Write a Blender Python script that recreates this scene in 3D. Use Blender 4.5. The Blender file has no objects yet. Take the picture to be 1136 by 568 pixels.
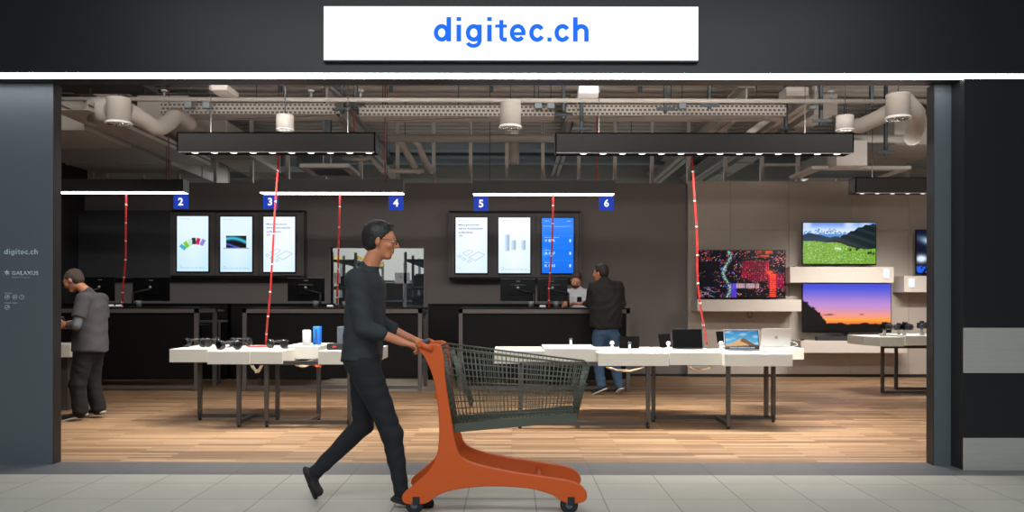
import bpy, bmesh, math, random
import numpy as np
from mathutils import Vector, Matrix
PI = math.pi
scene = bpy.context.scene
C = scene.collection
random.seed(7)

# ------------------------------------------------------------------ camera
H = 1.30; F = 900.0; HY = 335.0; CX = 568.0
cam_d = bpy.data.cameras.new('camera'); cam = bpy.data.objects.new('camera', cam_d); C.objects.link(cam)
cam_d.sensor_width = 36; cam_d.lens = F / 1136 * 36; cam_d.shift_y = (HY - 284) / 1136
cam.matrix_world = Matrix.Translation((0, 0, H)) @ Matrix.Rotation(PI / 2, 4, 'X') @ Matrix.Rotation(0.0013, 4, 'Z')
cam_d.clip_end = 100
scene.camera = cam
def at(px, py, Y):
    return Vector(((px - CX) * Y / F, Y, H - (py - HY) * Y / F))
def ax(px, Y): return (px - CX) * Y / F
def az(py, Y): return H - (py - HY) * Y / F

# ------------------------------------------------------------------ colour management, world, big lights
scene.view_settings.view_transform = 'Standard'
scene.view_settings.look = 'None'
scene.view_settings.exposure = 0.12
scene.view_settings.gamma = 1.0
scene.view_settings.use_curve_mapping = False
scene.cycles.use_denoising = True
scene.cycles.max_bounces = 7
scene.cycles.diffuse_bounces = 5
scene.cycles.sample_clamp_indirect = 4.0
world = bpy.data.worlds.new('world'); scene.world = world; world.use_nodes = True
world.node_tree.nodes['Background'].inputs[0].default_value = (0.62, 0.78, 1.0, 1)
world.node_tree.nodes['Background'].inputs[1].default_value = 0.10

def area(name, loc, rot, sx, sy, power, col=(1, 1, 1), parent=None, spread=PI):
    d = bpy.data.lights.new(name, 'AREA'); d.shape = 'RECTANGLE'; d.size = sx; d.size_y = sy
    d.energy = power; d.color = col; d.spread = spread
    o = bpy.data.objects.new(name, d); C.objects.link(o); o.location = loc; o.rotation_euler = rot
    if parent: o.parent = parent
    return o
MALL = 265; STORE = 200; SPOT = 70; SPOT_FAR = 60; STRIP_CAB = 9; LINE_EMIT = 18.0; UP_FILL = 21; FRONT_FILL = 62
WARM = (1.0, 0.93, 0.85); NEUT = (1.0, 0.93, 0.85)
area('mall_ceiling_light', (0, 1.8, 4.9), (0, 0, 0), 9, 1.2, MALL, (0.93, 0.97, 1.0))
area('mall_ceiling_light', (0, -3.5, 4.9), (0, 0, 0), 9, 2.0, MALL * 2.2, (0.93, 0.97, 1.0))
for fx in (-4.5, 0.0, 4.5):   # added fill lights, unseen above the lintel, to brighten ceiling and walls
    area('entrance_fill_light', (fx, 7.3, 4.3), (0.75, 0, 0), 3.0, 0.25, FRONT_FILL, (1.0, 0.95, 0.9))
area('storeroom_ceiling_light', (-3.0, 16.6, 3.9), (0, 0, 0), 3.0, 0.3, STORE, (0.95, 1.0, 1.0))
area('storeroom_ceiling_light', (3.0, 16.6, 3.9), (0, 0, 0), 5.0, 0.3, STORE, (0.95, 1.0, 1.0))

ORD = ['first', 'second', 'third', 'fourth', 'fifth', 'sixth', 'seventh', 'eighth', 'ninth', 'tenth', 'eleventh', 'twelfth', 'thirteenth']
def nth(k, n):
    """which one of n in a row, counted from the nearer end"""
    return (ORD[k] + ' from the left') if k < (n + 1) // 2 else (ORD[n - 1 - k] + ' from the right')
# ------------------------------------------------------------------ helpers: materials
def lin(c):
    c = c / 255.0
    return c / 12.92 if c <= 0.04045 else ((c + 0.055) / 1.055) ** 2.4
def L3(rgb): return (lin(rgb[0]), lin(rgb[1]), lin(rgb[2]), 1)
MATS = {}
def mat(name, rgb, rough=0.5, metal=0.0, var=0.08, scale=12.0, bump=0.0, stretch=None, spec=None, coat=0.0):
    if name in MATS: return MATS[name]
    m = bpy.data.materials.new(name); m.use_nodes = True; nt = m.node_tree; N = nt.nodes; K = nt.links
    b = N['Principled BSDF']; b.inputs['Roughness'].default_value = rough; b.inputs['Metallic'].default_value = metal
    if spec is not None: b.inputs['Specular IOR Level'].default_value = spec
    if coat: b.inputs['Coat Weight'].default_value = coat; b.inputs['Coat Roughness'].default_value = 0.15
    tc = N.new('ShaderNodeTexCoord'); mp = N.new('ShaderNodeMapping'); no = N.new('ShaderNodeTexNoise')
    no.inputs['Scale'].default_value = scale; no.inputs['Detail'].default_value = 4
    if stretch: mp.inputs['Scale'].default_value = stretch
    K.new(tc.outputs['Object'], mp.inputs['Vector']); K.new(mp.outputs[0], no.inputs['Vector'])
    mx = N.new('ShaderNodeMix'); mx.data_type = 'RGBA'
    c = L3(rgb)
    mx.inputs[6].default_value = tuple(max(0, x * (1 - var)) for x in c[:3]) + (1,)
    mx.inputs[7].default_value = tuple(min(1, x * (1 + var)) for x in c[:3]) + (1,)
    K.new(no.outputs['Fac'], mx.inputs[0]); K.new(mx.outputs[2], b.inputs['Base Color'])
    if bump:
        bp = N.new('ShaderNodeBump'); bp.inputs['Strength'].default_value = bump; bp.inputs['Distance'].default_value = 0.01
        K.new(no.outputs['Fac'], bp.inputs['Height']); K.new(bp.outputs[0], b.inputs['Normal'])
    MATS[name] = m
    return m
def emat(name, rgb, strength=1.0):
    if name in MATS: return MATS[name]
    m = bpy.data.materials.new(name); m.use_nodes = True; nt = m.node_tree
    b = nt.nodes['Principled BSDF']; b.inputs['Base Color'].default_value = (0.02, 0.02, 0.02, 1)
    b.inputs['Emission Color'].default_value = L3(rgb); b.inputs['Emission Strength'].default_value = strength
    b.inputs['Roughness'].default_value = 0.6; b.inputs['Specular IOR Level'].default_value = 0.1
    MATS[name] = m
    return m
def screen_mat(strength=1.0):
    n = 'screen_picture_%.2f' % strength
    if n in MATS: return MATS[n]
    m = bpy.data.materials.new(n); m.use_nodes = True; nt = m.node_tree
    b = nt.nodes['Principled BSDF']; b.inputs['Base Color'].default_value = (0.004, 0.004, 0.004, 1); b.inputs['Roughness'].default_value = 0.25
    a = nt.nodes.new('ShaderNodeVertexColor'); a.layer_name = 'Col'
    nt.links.new(a.outputs[0], b.inputs['Emission Color']); b.inputs['Emission Strength'].default_value = strength
    MATS[n] = m
    return m
def glass_mat():
    if 'clear_plastic' in MATS: return MATS['clear_plastic']
    m = mat('clear_plastic', (220, 225, 230), 0.1); b = m.node_tree.nodes['Principled BSDF']
    b.inputs['Alpha'].default_value = 0.35
    return m
def wood_mat():
    m = bpy.data.materials.new('oak_planks'); m.use_nodes = True; nt = m.node_tree; N = nt.nodes; K = nt.links
    b = N['Principled BSDF']; b.inputs['Roughness'].default_value = 0.42
    b.inputs['Specular IOR Level'].default_value = 0.35
    tc = N.new('ShaderNodeTexCoord')
    br = N.new('ShaderNodeTexBrick'); br.inputs['Scale'].default_value = 1.0
    br.inputs['Brick Width'].default_value = 0.95; br.inputs['Row Height'].default_value = 0.058
    br.inputs['Mortar Size'].default_value = 0.0015; br.inputs['Mortar Smooth'].default_value = 0.3
    br.inputs['Bias'].default_value = 0.0; br.offset = 0.37; br.squash = 1.0
    br.inputs['Color1'].default_value = (0, 0, 0, 1); br.inputs['Color2'].default_value = (1, 1, 1, 1); br.inputs['Mortar'].default_value = (0.5, 0.5, 0.5, 1)
    K.new(tc.outputs['Object'], br.inputs['Vector'])
    rp = N.new('ShaderNodeValToRGB'); e = rp.color_ramp.elements
    e[0].position = 0.0; e[0].color = L3((114, 88, 65)); e[1].position = 1.0; e[1].color = L3((180, 148, 115))
    x = rp.color_ramp.elements.new(0.5); x.color = L3((151, 121, 91))
    K.new(br.outputs['Color'], rp.inputs[0])
    mp = N.new('ShaderNodeMapping'); mp.inputs['Scale'].default_value = (1.2, 26, 1); K.new(tc.outputs['Object'], mp.inputs[0])
    no = N.new('ShaderNodeTexNoise'); no.inputs['Scale'].default_value = 2.2; no.inputs['Detail'].default_value = 6; K.new(mp.outputs[0], no.inputs[0])
    mr = N.new('ShaderNodeMapRange'); mr.inputs[1].default_value = 0.3; mr.inputs[2].default_value = 0.7; mr.inputs[3].default_value = 0.72; mr.inputs[4].default_value = 1.15
    K.new(no.outputs['Fac'], mr.inputs[0])
    mu = N.new('ShaderNodeMix'); mu.data_type = 'RGBA'; mu.blend_type = 'MULTIPLY'; mu.inputs[0].default_value = 1
    K.new(rp.outputs[0], mu.inputs[6]); K.new(mr.outputs[0], mu.inputs[7])
    m2 = N.new('ShaderNodeMix'); m2.data_type = 'RGBA'; m2.inputs[7].default_value = L3((70, 46, 30))
    K.new(br.outputs['Fac'], m2.inputs[0]); K.new(mu.outputs[2], m2.inputs[6]); K.new(m2.outputs[2], b.inputs['Base Color'])
    return m
def tile_mat(name, c1, c2, joint, w, h, ox, oy, mortar=0.004, rough=0.4):
    m = bpy.data.materials.new(name); m.use_nodes = True; nt = m.node_tree; N = nt.nodes; K = nt.links
    b = N['Principled BSDF']; b.inputs['Roughness'].default_value = rough
    tc = N.new('ShaderNodeTexCoord'); mp = N.new('ShaderNodeMapping'); mp.inputs['Location'].default_value = (ox, oy, 0)
    K.new(tc.outputs['Object'], mp.inputs[0])
    br = N.new('ShaderNodeTexBrick'); br.offset = 0; br.squash = 1; br.inputs['Scale'].default_value = 1
    br.inputs['Brick Width'].default_value = w; br.inputs['Row Height'].default_value = h
    br.inputs['Mortar Size'].default_value = mortar; br.inputs['Mortar Smooth'].default_value = 0.1
    br.inputs['Color1'].default_value = L3(c1); br.inputs['Color2'].default_value = L3(c2); br.inputs['Mortar'].default_value = L3(joint)
    K.new(mp.outputs[0], br.inputs['Vector'])
    no = N.new('ShaderNodeTexNoise'); no.inputs['Scale'].default_value = 3.0; no.inputs['Detail'].default_value = 8; K.new(tc.outputs['Object'], no.inputs[0])
    mr = N.new('ShaderNodeMapRange'); mr.inputs[3].default_value = 0.9; mr.inputs[4].default_value = 1.1; K.new(no.outputs['Fac'], mr.inputs[0])
    mu = N.new('ShaderNodeMix'); mu.data_type = 'RGBA'; mu.blend_type = 'MULTIPLY'; mu.inputs[0].default_value = 1
    K.new(br.outputs['Color'], mu.inputs[6]); K.new(mr.outputs[0], mu.inputs[7]); K.new(mu.outputs[2], b.inputs['Base Color'])
    return m

M_black = mat('black_laminate', (13, 13, 14), 0.5, spec=0.25)
M_blackm = mat('black_matt', (24, 23, 23), 0.7, var=0.1)
M_lampbox = mat('anthracite_powder_coat', (30, 29, 29), 0.6, var=0.05, scale=60)
M_lampbox2 = mat('brown_black_powder_coat', (48, 43, 41), 0.6, var=0.05, scale=60)
M_frame = mat('anthracite_steel', (112, 107, 104), 0.45, 0.3)
M_leg = mat('dark_table_steel', (84, 80, 78), 0.4, 0.4)
M_wall = mat('dark_grey_wall_paint', (118, 112, 109), 0.85, var=0.04, scale=3)
M_beige = mat('greige_wall_panel', (172, 163, 154), 0.8, var=0.03, scale=3)
M_shelf = mat('greige_shelf', (200, 192, 184), 0.6, var=0.02)
M_white = mat('white_table_laminate', (216, 216, 206), 0.45, var=0.02)
M_plastic_w = mat('white_plastic', (225, 226, 228), 0.35, var=0.02)
M_gloss_b = mat('gloss_black_plastic', (10, 10, 12), 0.22, spec=0.5)
M_dark_pl = mat('dark_plastic', (28, 28, 31), 0.42)
M_grey_pl = mat('slate_plastic', (70, 80, 92), 0.6)
M_silver = mat('silver_aluminium', (205, 207, 210), 0.33, 0.55, var=0.02)
M_chrome = mat('chrome', (210, 212, 215), 0.12, 1.0)
M_ceil = mat('painted_service_white', (172, 166, 160), 0.75, var=0.06, scale=5)
M_deck = mat('painted_steel_deck', (186, 180, 174), 0.8, var=0.08, scale=4)
M_galv = mat('galvanised_steel', (120, 128, 134), 0.45, 0.5, var=0.15, scale=25)
M_galvd = mat('dark_galvanised_bracket', (72, 80, 86), 0.5, 0.5, var=0.15, scale=25)
M_red = mat('red_cable_sleeve', (188, 40, 40), 0.5, var=0.1, scale=60)
M_redp = mat('dark_red_pipe', (110, 30, 30), 0.5)
M_facade = mat('blue_grey_facade_panel', (92, 100, 105), 0.45, 0.2, var=0.05, scale=80)
M_facade_d = mat('black_facade_panel', (27, 28, 29), 0.38, 0.1, var=0.05, scale=40)
M_jamb = mat('dark_bronze_jamb', (40, 38, 38), 0.5, 0.2)
M_steel = mat('brushed_stainless', (186, 186, 176), 0.45, 0.45, var=0.12, scale=6, stretch=(1, 1, 30))
M_beige_wire = mat('beige_wire', (220, 200, 168), 0.6)
M_orange = mat('orange_cart_plastic', (192, 80, 20), 0.42, var=0.05)
M_wire = mat('olive_grey_wire', (96, 100, 88), 0.4, 0.4)
M_scr = mat('unlit_screen', (4, 4, 5), 0.35, spec=0.06)
M_rubber = mat('black_rubber', (18, 18, 18), 0.7)
M_blue = mat('cobalt_fabric', (22, 112, 214), 0.6, var=0.1, scale=200)
M_yellow = mat('yellow_rack_beam', (205, 175, 40), 0.5)

# ------------------------------------------------------------------ helpers: meshes
class MB:
    def __init__(s): s.bm = bmesh.new()
    def box(s, x0, x1, y0, y1, z0, z1, bev=0.0, mtx=None):
        r = bmesh.ops.create_cube(s.bm, size=1.0); vs = r['verts']
        for v in vs:
            v.co = Vector(((x0 + x1) / 2 + v.co.x * (x1 - x0), (y0 + y1) / 2 + v.co.y * (y1 - y0), (z0 + z1) / 2 + v.co.z * (z1 - z0)))
        if bev > 0:
            es = list({e for v in vs for e in v.link_edges})
            rr = bmesh.ops.bevel(s.bm, geom=es, offset=bev, segments=2, affect='EDGES', profile=0.7)
            vs = list({v for f in rr['faces'] for v in f.verts} | {v for v in vs if v.is_valid})
        if mtx is not None:
            for v in vs: v.co = mtx @ v.co
        return s
    def tube(s, pts, r, seg=8, cap=True):
        pts = [Vector(p) for p in pts]; n = len(pts); rings = []
        rs = r if isinstance(r, (list, tuple)) else [r] * n
        up = None
        for i, p in enumerate(pts):
            t = (pts[min(i + 1, n - 1)] - pts[max(i - 1, 0)]).normalized()
            if up is None:
                up = Vector((0, 0, 1)) if abs(t.z) < 0.9 else Vector((0, 1, 0))
            a = t.cross(up)
            if a.length < 1e-4: a = t.cross(Vector((1, 0, 0)))
            a.normalize(); b = a.cross(t).normalized(); up = b
            rings.append([s.bm.verts.new(p + (a * math.cos(2 * PI * k / seg) + b * math.sin(2 * PI * k / seg)) * rs[i]) for k in range(seg)])
        for i in range(n - 1):
            for k in range(seg):
                f = s.bm.faces.new((rings[i][k], rings[i][(k + 1) % seg], rings[i + 1][(k + 1) % seg], rings[i + 1][k])); f.smooth = True
        if cap:
            s.bm.faces.new(list(reversed(rings[0]))); s.bm.faces.new(rings[-1])
        return s
    def lathe(s, cx, cy, prof, seg=24, axis='Z', cz=0.0, smooth=True):
        rings = []
        for (r, z) in prof:
            ring = []
            for k in range(seg):
                a = 2 * PI * k / seg; u, v = r * math.cos(a), r * math.sin(a)
                if axis == 'Z': co = (cx + u, cy + v, z)
                elif axis == 'Y': co = (cx + u, z, cz + v)
                else: co = (z, cy + u, cz + v)
                ring.append(s.bm.verts.new(co))
            rings.append(ring)
        for i in range(len(rings) - 1):
            for k in range(seg):
                f = s.bm.faces.new((rings[i][k], rings[i][(k + 1) % seg], rings[i + 1][(k + 1) % seg], rings[i + 1][k])); f.smooth = smooth
        s.bm.faces.new(list(reversed(rings[0]))); s.bm.faces.new(rings[-1])
        return s
    def ball(s, c, r, sc=(1, 1, 1), u=16, v=10):
        rr = bmesh.ops.create_uvsphere(s.bm, u_segments=u, v_segments=v, radius=r)
        for q in rr['verts']: q.co = Vector((c[0] + q.co.x * sc[0], c[1] + q.co.y * sc[1], c[2] + q.co.z * sc[2]))
        for q in rr['verts']:
            for f in q.link_faces: f.smooth = True
        return s
    def prism_xz(s, pts, y0, y1):
        a = [s.bm.verts.new((p[0], y0, p[1])) for p in pts]; b = [s.bm.verts.new((p[0], y1, p[1])) for p in pts]
        n = len(pts)
        s.bm.faces.new(a); s.bm.faces.new(list(reversed(b)))
        for i in range(n):
            s.bm.faces.new((a[i], b[i], b[(i + 1) % n], a[(i + 1) % n]))
        return s
    def build(s, name, m, parent=None, mtx=None, bevel=0.0):
        if mtx is not None: bmesh.ops.transform(s.bm, matrix=mtx, verts=s.bm.verts)
        bmesh.ops.recalc_face_normals(s.bm, faces=s.bm.faces)
        me = bpy.data.meshes.new(name); s.bm.to_mesh(me); s.bm.free()
        o = bpy.data.objects.new(name, me); C.objects.link(o); me.materials.append(m)
        if bevel:
            md = o.modifiers.new('bevel', 'BEVEL'); md.width = bevel; md.segments = 2; md.limit_method = 'ANGLE'
        if parent: attach(o, parent)
        return o
def attach(o, parent):
    # meshes are modelled in world coordinates: keep them in place under an Empty that sits at the thing's base
    o.data.transform(Matrix.Translation(-wloc(parent)))
    o.parent = parent
def wloc(o):
    v = Vector(o.location)
    while o.parent: o = o.parent; v += Vector(o.location)
    return v
def thing(name, label, cat, loc, group=None):
    o = bpy.data.objects.new(name, None); C.objects.link(o); o.location = loc; o.empty_display_size = 0.1
    o['label'] = label; o['category'] = cat
    if group: o['group'] = group
    return o
def tag(o, label, cat, group=None):
    o['label'] = label; o['category'] = cat
    if group: o['group'] = group
    return o
def struct(o): o['kind'] = 'structure'; return o
def copy_tree(o, parent=None, loc=None, label=None):
    c = o.copy(); C.objects.link(c)
    if parent: c.parent = parent
    if loc is not None: c.location = loc
    if label: c['label'] = label
    for ch in [x for x in o.children]: copy_tree(ch, c)
    return c
def text(name, s, m, parent, x=None, z=None, y=0.0, w=None, h=None, cx=None, bold=0.0, space=1.0, extr=0.002):
    cu = bpy.data.curves.new(name + '_c', 'FONT'); cu.body = s; cu.size = 1; cu.offset = bold; cu.extrude = 0; cu.space_character = space
    cu.resolution_u = 3
    t = bpy.data.objects.new('tmp', cu); C.objects.link(t)
    bpy.context.view_layer.update()
    dg = bpy.context.evaluated_depsgraph_get(); me = bpy.data.meshes.new_from_object(t.evaluated_get(dg))
    bpy.data.objects.remove(t)
    n = len(me.vertices); co = np.zeros(n * 3); me.vertices.foreach_get('co', co); co = co.reshape(-1, 3)
    mn, mx = co.min(0), co.max(0)
    sc = (w / (mx[0] - mn[0])) if w else h / (mx[1] - mn[1])
    sy = sc
    if w and h: sy = h / (mx[1] - mn[1])
    out = np.zeros_like(co)
    X0 = x if x is not None else cx - (mx[0] - mn[0]) * sc / 2
    out[:, 0] = (co[:, 0] - mn[0]) * sc + X0; out[:, 1] = y - extr; out[:, 2] = (co[:, 1] - mn[1]) * sy + z
    me.vertices.foreach_set('co', out.ravel())
    bm = bmesh.new(); bm.from_mesh(me)
    r = bmesh.ops.extrude_face_region(bm, geom=bm.faces[:])
    for g in r['geom']:
        if isinstance(g, bmesh.types.BMVert): g.co.y += extr
    bmesh.ops.recalc_face_normals(bm, faces=bm.faces)
    bm.to_mesh(me); bm.free()
    me.materials.clear(); me.materials.append(m)
    o = bpy.data.objects.new(name, me); C.objects.link(o)
    if parent: attach(o, parent)
    return o
def picture(name, x0, x1, y, z0, z1, nx, nz, fn, parent, strength=1.0, tilt=None):
    """a lit screen: a fine grid whose vertex colours are the picture; u right, v up"""
    u, v = np.meshgrid(np.linspace(0, 1, nx), np.linspace(0, 1, nz))
    col = np.clip(fn(u, v), 0, 1)
    co = np.stack([x0 + u * (x1 - x0), np.full_like(u, y), z0 + v * (z1 - z0)], -1).reshape(-1, 3)
    idx = np.arange(nx * nz).reshape(nz, nx)
    f = np.stack([idx[:-1, :-1], idx[:-1, 1:], idx[1:, 1:], idx[1:, :-1]], -1).reshape(-1, 4)
    me = bpy.data.meshes.new(name)
    me.vertices.add(len(co)); me.vertices.foreach_set('co', co.ravel())
    me.loops.add(f.size); me.loops.foreach_set('vertex_index', f.ravel().astype(np.int32))
    me.polygons.add(len(f)); me.polygons.foreach_set('loop_start', np.arange(0, f.size, 4, dtype=np.int32))
    me.update(calc_edges=True)
    a = me.color_attributes.new('Col', 'FLOAT_COLOR', 'POINT')
    c = col.reshape(-1, 3); c = np.where(c <= 0.04045, c / 12.92, ((c + 0.055) / 1.055) ** 2.4)
    a.data.foreach_set('color', np.concatenate([c, np.ones((len(c), 1))], 1).astype(np.float32).ravel())
    me.materials.append(screen_mat(strength))
    if tilt is not None: me.transform(tilt)
    o = bpy.data.objects.new(name, me); C.objects.link(o)
    if parent: attach(o, parent)
    return o

# ================================================================== SETTING
m = MB().box(-12, 12, -8, 6.094, -0.1, 0); mall = m.build('floor', tile_mat('mall_tiles', (172, 171, 160), (165, 165, 154), (112, 112, 106), 0.452, 0.4545, 3.01 + 0.452 * 20 - 0.0, -0.349 + 0.4545 * 20)); struct(mall)
m = MB().box(-12, 12, 6.094, 6.575, -0.1, 0.0); struct(m.build('trim_1', tile_mat('dark_threshold_tiles', (92, 93, 96), (88, 90, 93), (66, 66, 68), 0.904, 0.9, 3.01, 0.3)))
WOOD = wood_mat()
m = MB().box(-7.6, 8.2, 6.575, 14.27, -0.1, 0.0); struct(m.build('floor', WOOD))
m = MB().box(-12, 12, 14.27, 19.2, -0.1, 0.0); struct(m.build('floor', mat('storeroom_concrete', (95, 95, 95), 0.7)))
# shop walls
m = MB().box(-7.7, -7.52, 6.59, 14.5, 0, 4.6); struct(m.build('wall_left', mat('near_black_wall', (30, 29, 30), 0.8)))
m = MB().box(8.2, 8.4, 6.59, 19.2, 0, 4.6); struct(m.build('wall_right', M_beige))
DX0, DX1, DZ = ax(367, 14.27), ax(470, 14.27), az(275, 14.27)
WT = 3.39
m = MB(); m.box(-7.52, DX0, 14.27, 14.42, 0, WT); m.box(DX1, 8.2, 14.27, 14.42, 0, WT); m.box(DX0, DX1, 14.27, 14.42, DZ, WT)
struct(m.build('wall_back', M_wall))
m = MB(); m.box(DX0 - 0.03, DX0, 14.25, 14.43, 0, DZ + 0.03); m.box(DX1, DX1 + 0.03, 14.25, 14.43, 0, DZ + 0.03); m.box(DX0, DX1, 14.25, 14.43, DZ, DZ + 0.03)
struct(m.build('door_1', M_frame))
# greige cladding on the right part of the back wall, with panel joints
BX0 = ax(763, 14.15)
m = MB(); xs = [BX0, ax(810, 14.15), ax(875, 14.15), ax(944, 14.15), ax(1008, 14.15), ax(1075, 14.15), 8.2]
for a, b in zip(xs[:-1], xs[1:]):
    m.box(a + 0.003, b - 0.003, 14.15, 14.27, 0.05, 2.55); m.box(a + 0.003, b - 0.003, 14.15, 14.27, 2.553, WT + 0.02)
m.box(BX0 + 0.01, 8.2, 14.17, 14.27, 0.0, WT + 0.01)
struct(m.build('wall_back', M_beige))
m = MB(); m.box(ax(697, 14.25), BX0, 14.25, 14.27, 0, 0.04); m.box(BX0, 8.2, 14.14, 14.17, 0, 0.05); struct(m.build('baseboard_back', M_blackm))
# storeroom shell and ceiling deck
m = MB().box(-12, 12, 19.0, 19.2, 0, 4.6); struct(m.build('wall_back', mat('storeroom_grey_wall', (172, 172, 166), 0.85)))
m = MB().box(-12, -11.8, 6.59, 19.2, 0, 4.6); struct(m.build('wall_left', M_deck))
m = MB(); m.box(-12, 12, 6.59, 19.2, 4.60, 4.75)
y = 6.9
while y < 19: m.box(-12, 12, y, y + 0.14, 4.53, 4.60); y += 0.30
struct(m.build('ceiling', M_deck))
# storefront
PX = ax(59, 6.47); JX = ax(1036, 6.47)
m = MB(); m.box(-12, -4.70, 6.47, 6.55, 0, 3.04); m.box(-4.695, PX - 0.004, 6.47, 6.55, 0.0, 3.04); struct(m.build('wall_front', M_facade))
m = MB(); m.box(PX - 0.004, PX, 6.475, 6.585, 0, 3.04); m.box(-12, PX - .004, 6.551, 6.585, 0, 3.04); struct(m.build('door_2', M_jamb))
m = MB(); m.box(JX + 0.004, 3.53, 6.47, 6.55, 0, 3.04); struct(m.build('wall_front', M_facade))
m = MB(); m.box(JX, JX + 0.004, 6.475, 6.585, 0, 3.04); m.box(JX + .004, 12, 6.551, 6.585, 0, 3.04); struct(m.build('door_2', M_jamb))
BLX = ax(1069, 6.29)
z1, z2, z3 = az(363, 6.29), az(413, 6.29), az(485, 6.29)
m = MB(); m.box(BLX, 5.2, 6.295, 6.55, 0.0, 3.035); m.box(BLX + 0.001, 5.2, 6.285, 6.30, z1, 3.035); m.box(BLX + 0.001, 5.2, 6.285, 6.30, z3, z2)
struct(m.build('wall_right', M_facade_d))
m = MB(); m.box(BLX - 0.002, 5.2, 6.278, 6.294, z2, z1, 0.002); m.box(BLX - 0.002, 5.2, 6.278, 6.294, 0.0, z3, 0.002); struct(m.build('trim_2', M_steel))
m = MB(); m.box(-12, 12, 6.30, 6.585, 3.079, 5.2); m.box(-12, 12, 6.34, 6.52, 3.041, 3.079)
struct(m.build('wall_front', M_facade_d))
for i in range(4):   # four long lengths of tube butted into one line of light under the fascia
    x0 = -6 + i * 3
    t = None
strip = thing('light_line', 'long thin white light line running across the whole black storefront fascia', 'light', (0, 6.32, 3.05))
MB().box(-7, 7, 6.296, 6.338, 3.042, 3.074, 0.003).build('diffuser', emat('facade_line_light', (250, 253, 255), LINE_EMIT), strip)
MB().box(-7, 7, 6.302, 6.339, 3.074, 3.079).build('housing', M_facade_d, strip)

# ------------------------------------------------------------------ illuminated sign
def ribbon(bm, pts, w, y0, y1, closed=False):
    P = [Vector((p[0], p[1])) for p in pts]; n = len(P); L_, R_ = [], []
    for i in range(n):
        a = P[(i - 1) % n] if (closed or i > 0) else P[i]; b = P[(i + 1) % n] if (closed or i < n - 1) else P[i]
        t = (b - a).normalized(); nn = Vector((-t.y, t.x)) * w / 2; L_.append(P[i] + nn); R_.append(P[i] - nn)
    rings = [[bm.verts.new((q.x, yy, q.y)) for q, yy in ((L_[i], y0), (R_[i], y0), (R_[i], y1), (L_[i], y1))] for i in range(n)]
    for i in range(n if closed else n - 1):
        a, b = rings[i], rings[(i + 1) % n]
        for k in range(4): bm.faces.new((a[k], a[(k + 1) % 4], b[(k + 1) % 4], b[k]))
    if not closed: bm.faces.new(rings[0]); bm.faces.new(list(reversed(rings[-1])))
def store_lettering(parent, m, px, py, k, Y, depth, w=29.0):
    """bold grotesque lower-case lettering; glyphs drawn on a grid 977 wide whose ascender line is 52 and baseline 205"""
    def arc(cx, cy, rx, ry, a0, a1, n=20): return [(cx + rx * math.cos(math.radians(a0 + (a1 - a0) * i / n)), cy + ry * math.sin(math.radians(a0 + (a1 - a0) * i / n))) for i in range(n + 1)]
    S_ = k * Y / F; x0, z0 = ax(px, Y) - 62 * S_, az(py, Y) + 52 * S_
    ring = lambda cx, rx: ('c', arc(cx, 151, rx - 14, 55 - 13, 0, 345, 23), 27)
    line = lambda *p, w=w: ('o', list(p), w)
    G = [[ring(111, 50), line((156, 52), (156, 205))],
         [line((219, 100), (219, 205)), line((219, 52), (219, 76))],
         [ring(313, 51), line((349, 99), (349, 208)), ('o', [(349, 200)] + arc(311, 207, 37, 26, 0, 165, 16), 24)],
         [line((412, 100), (412, 205)), line((412, 52), (412, 76))],
         [('o', [(487, 70), (487, 172)] + arc(505, 174, 18, 19, 180, 90, 8) + [(522, 193)], 26), line((448, 108), (522, 108), w=19)],
         [('o', arc(590, 151, 37, 43, 38, 356, 26), 26), line((560, 156), (639, 156), w=19)],
         [('o', arc(712, 151, 36, 43, 30, 326, 26), 27)],
         [line((790, 180), (790, 205), w=26)],
         [('o', arc(872, 151, 37, 43, 30, 326, 26), 27)],
         [line((953, 52), (953, 205)), ('o', [(1023, 205), (1023, 140)] + arc(990, 140, 33, 31, 0, -165, 12), 28)]]
    for g in G:
        mb = MB()
        for q, (kind, pts, ww) in enumerate(g):
            ribbon(mb.bm, [(x0 + x * S_, z0 - y * S_) for x, y in pts], ww * S_, Y - depth - q * 0.0003, Y - 0.0002, kind == 'c')
        mb.build('letter', m, parent)
SX0, SX1 = ax(357, 6.22), ax(776, 6.22); SZ0, SZ1 = az(66.5, 6.22), az(5, 6.22)
sign = thing('store_sign', 'large white backlit sign with blue lettering above the shop entrance', 'sign', (0, 6.26, SZ0))
MB().box(SX0, SX1, 6.25, 6.299, SZ0, SZ1, 0.002).build('light_box', M_facade_d, sign)
MB().box(SX0 + 0.006, SX1 - 0.006, 6.245, 6.251, SZ0 + 0.006, SZ1 - 0.006).build('sign_face', emat('sign_face_white', (251, 252, 253), 1.05), sign)
store_lettering(sign, emat('sign_blue', (16, 108, 240), 1.0), 481, 19.2, 1 / 5.68, 6.244, 0.004)

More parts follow.
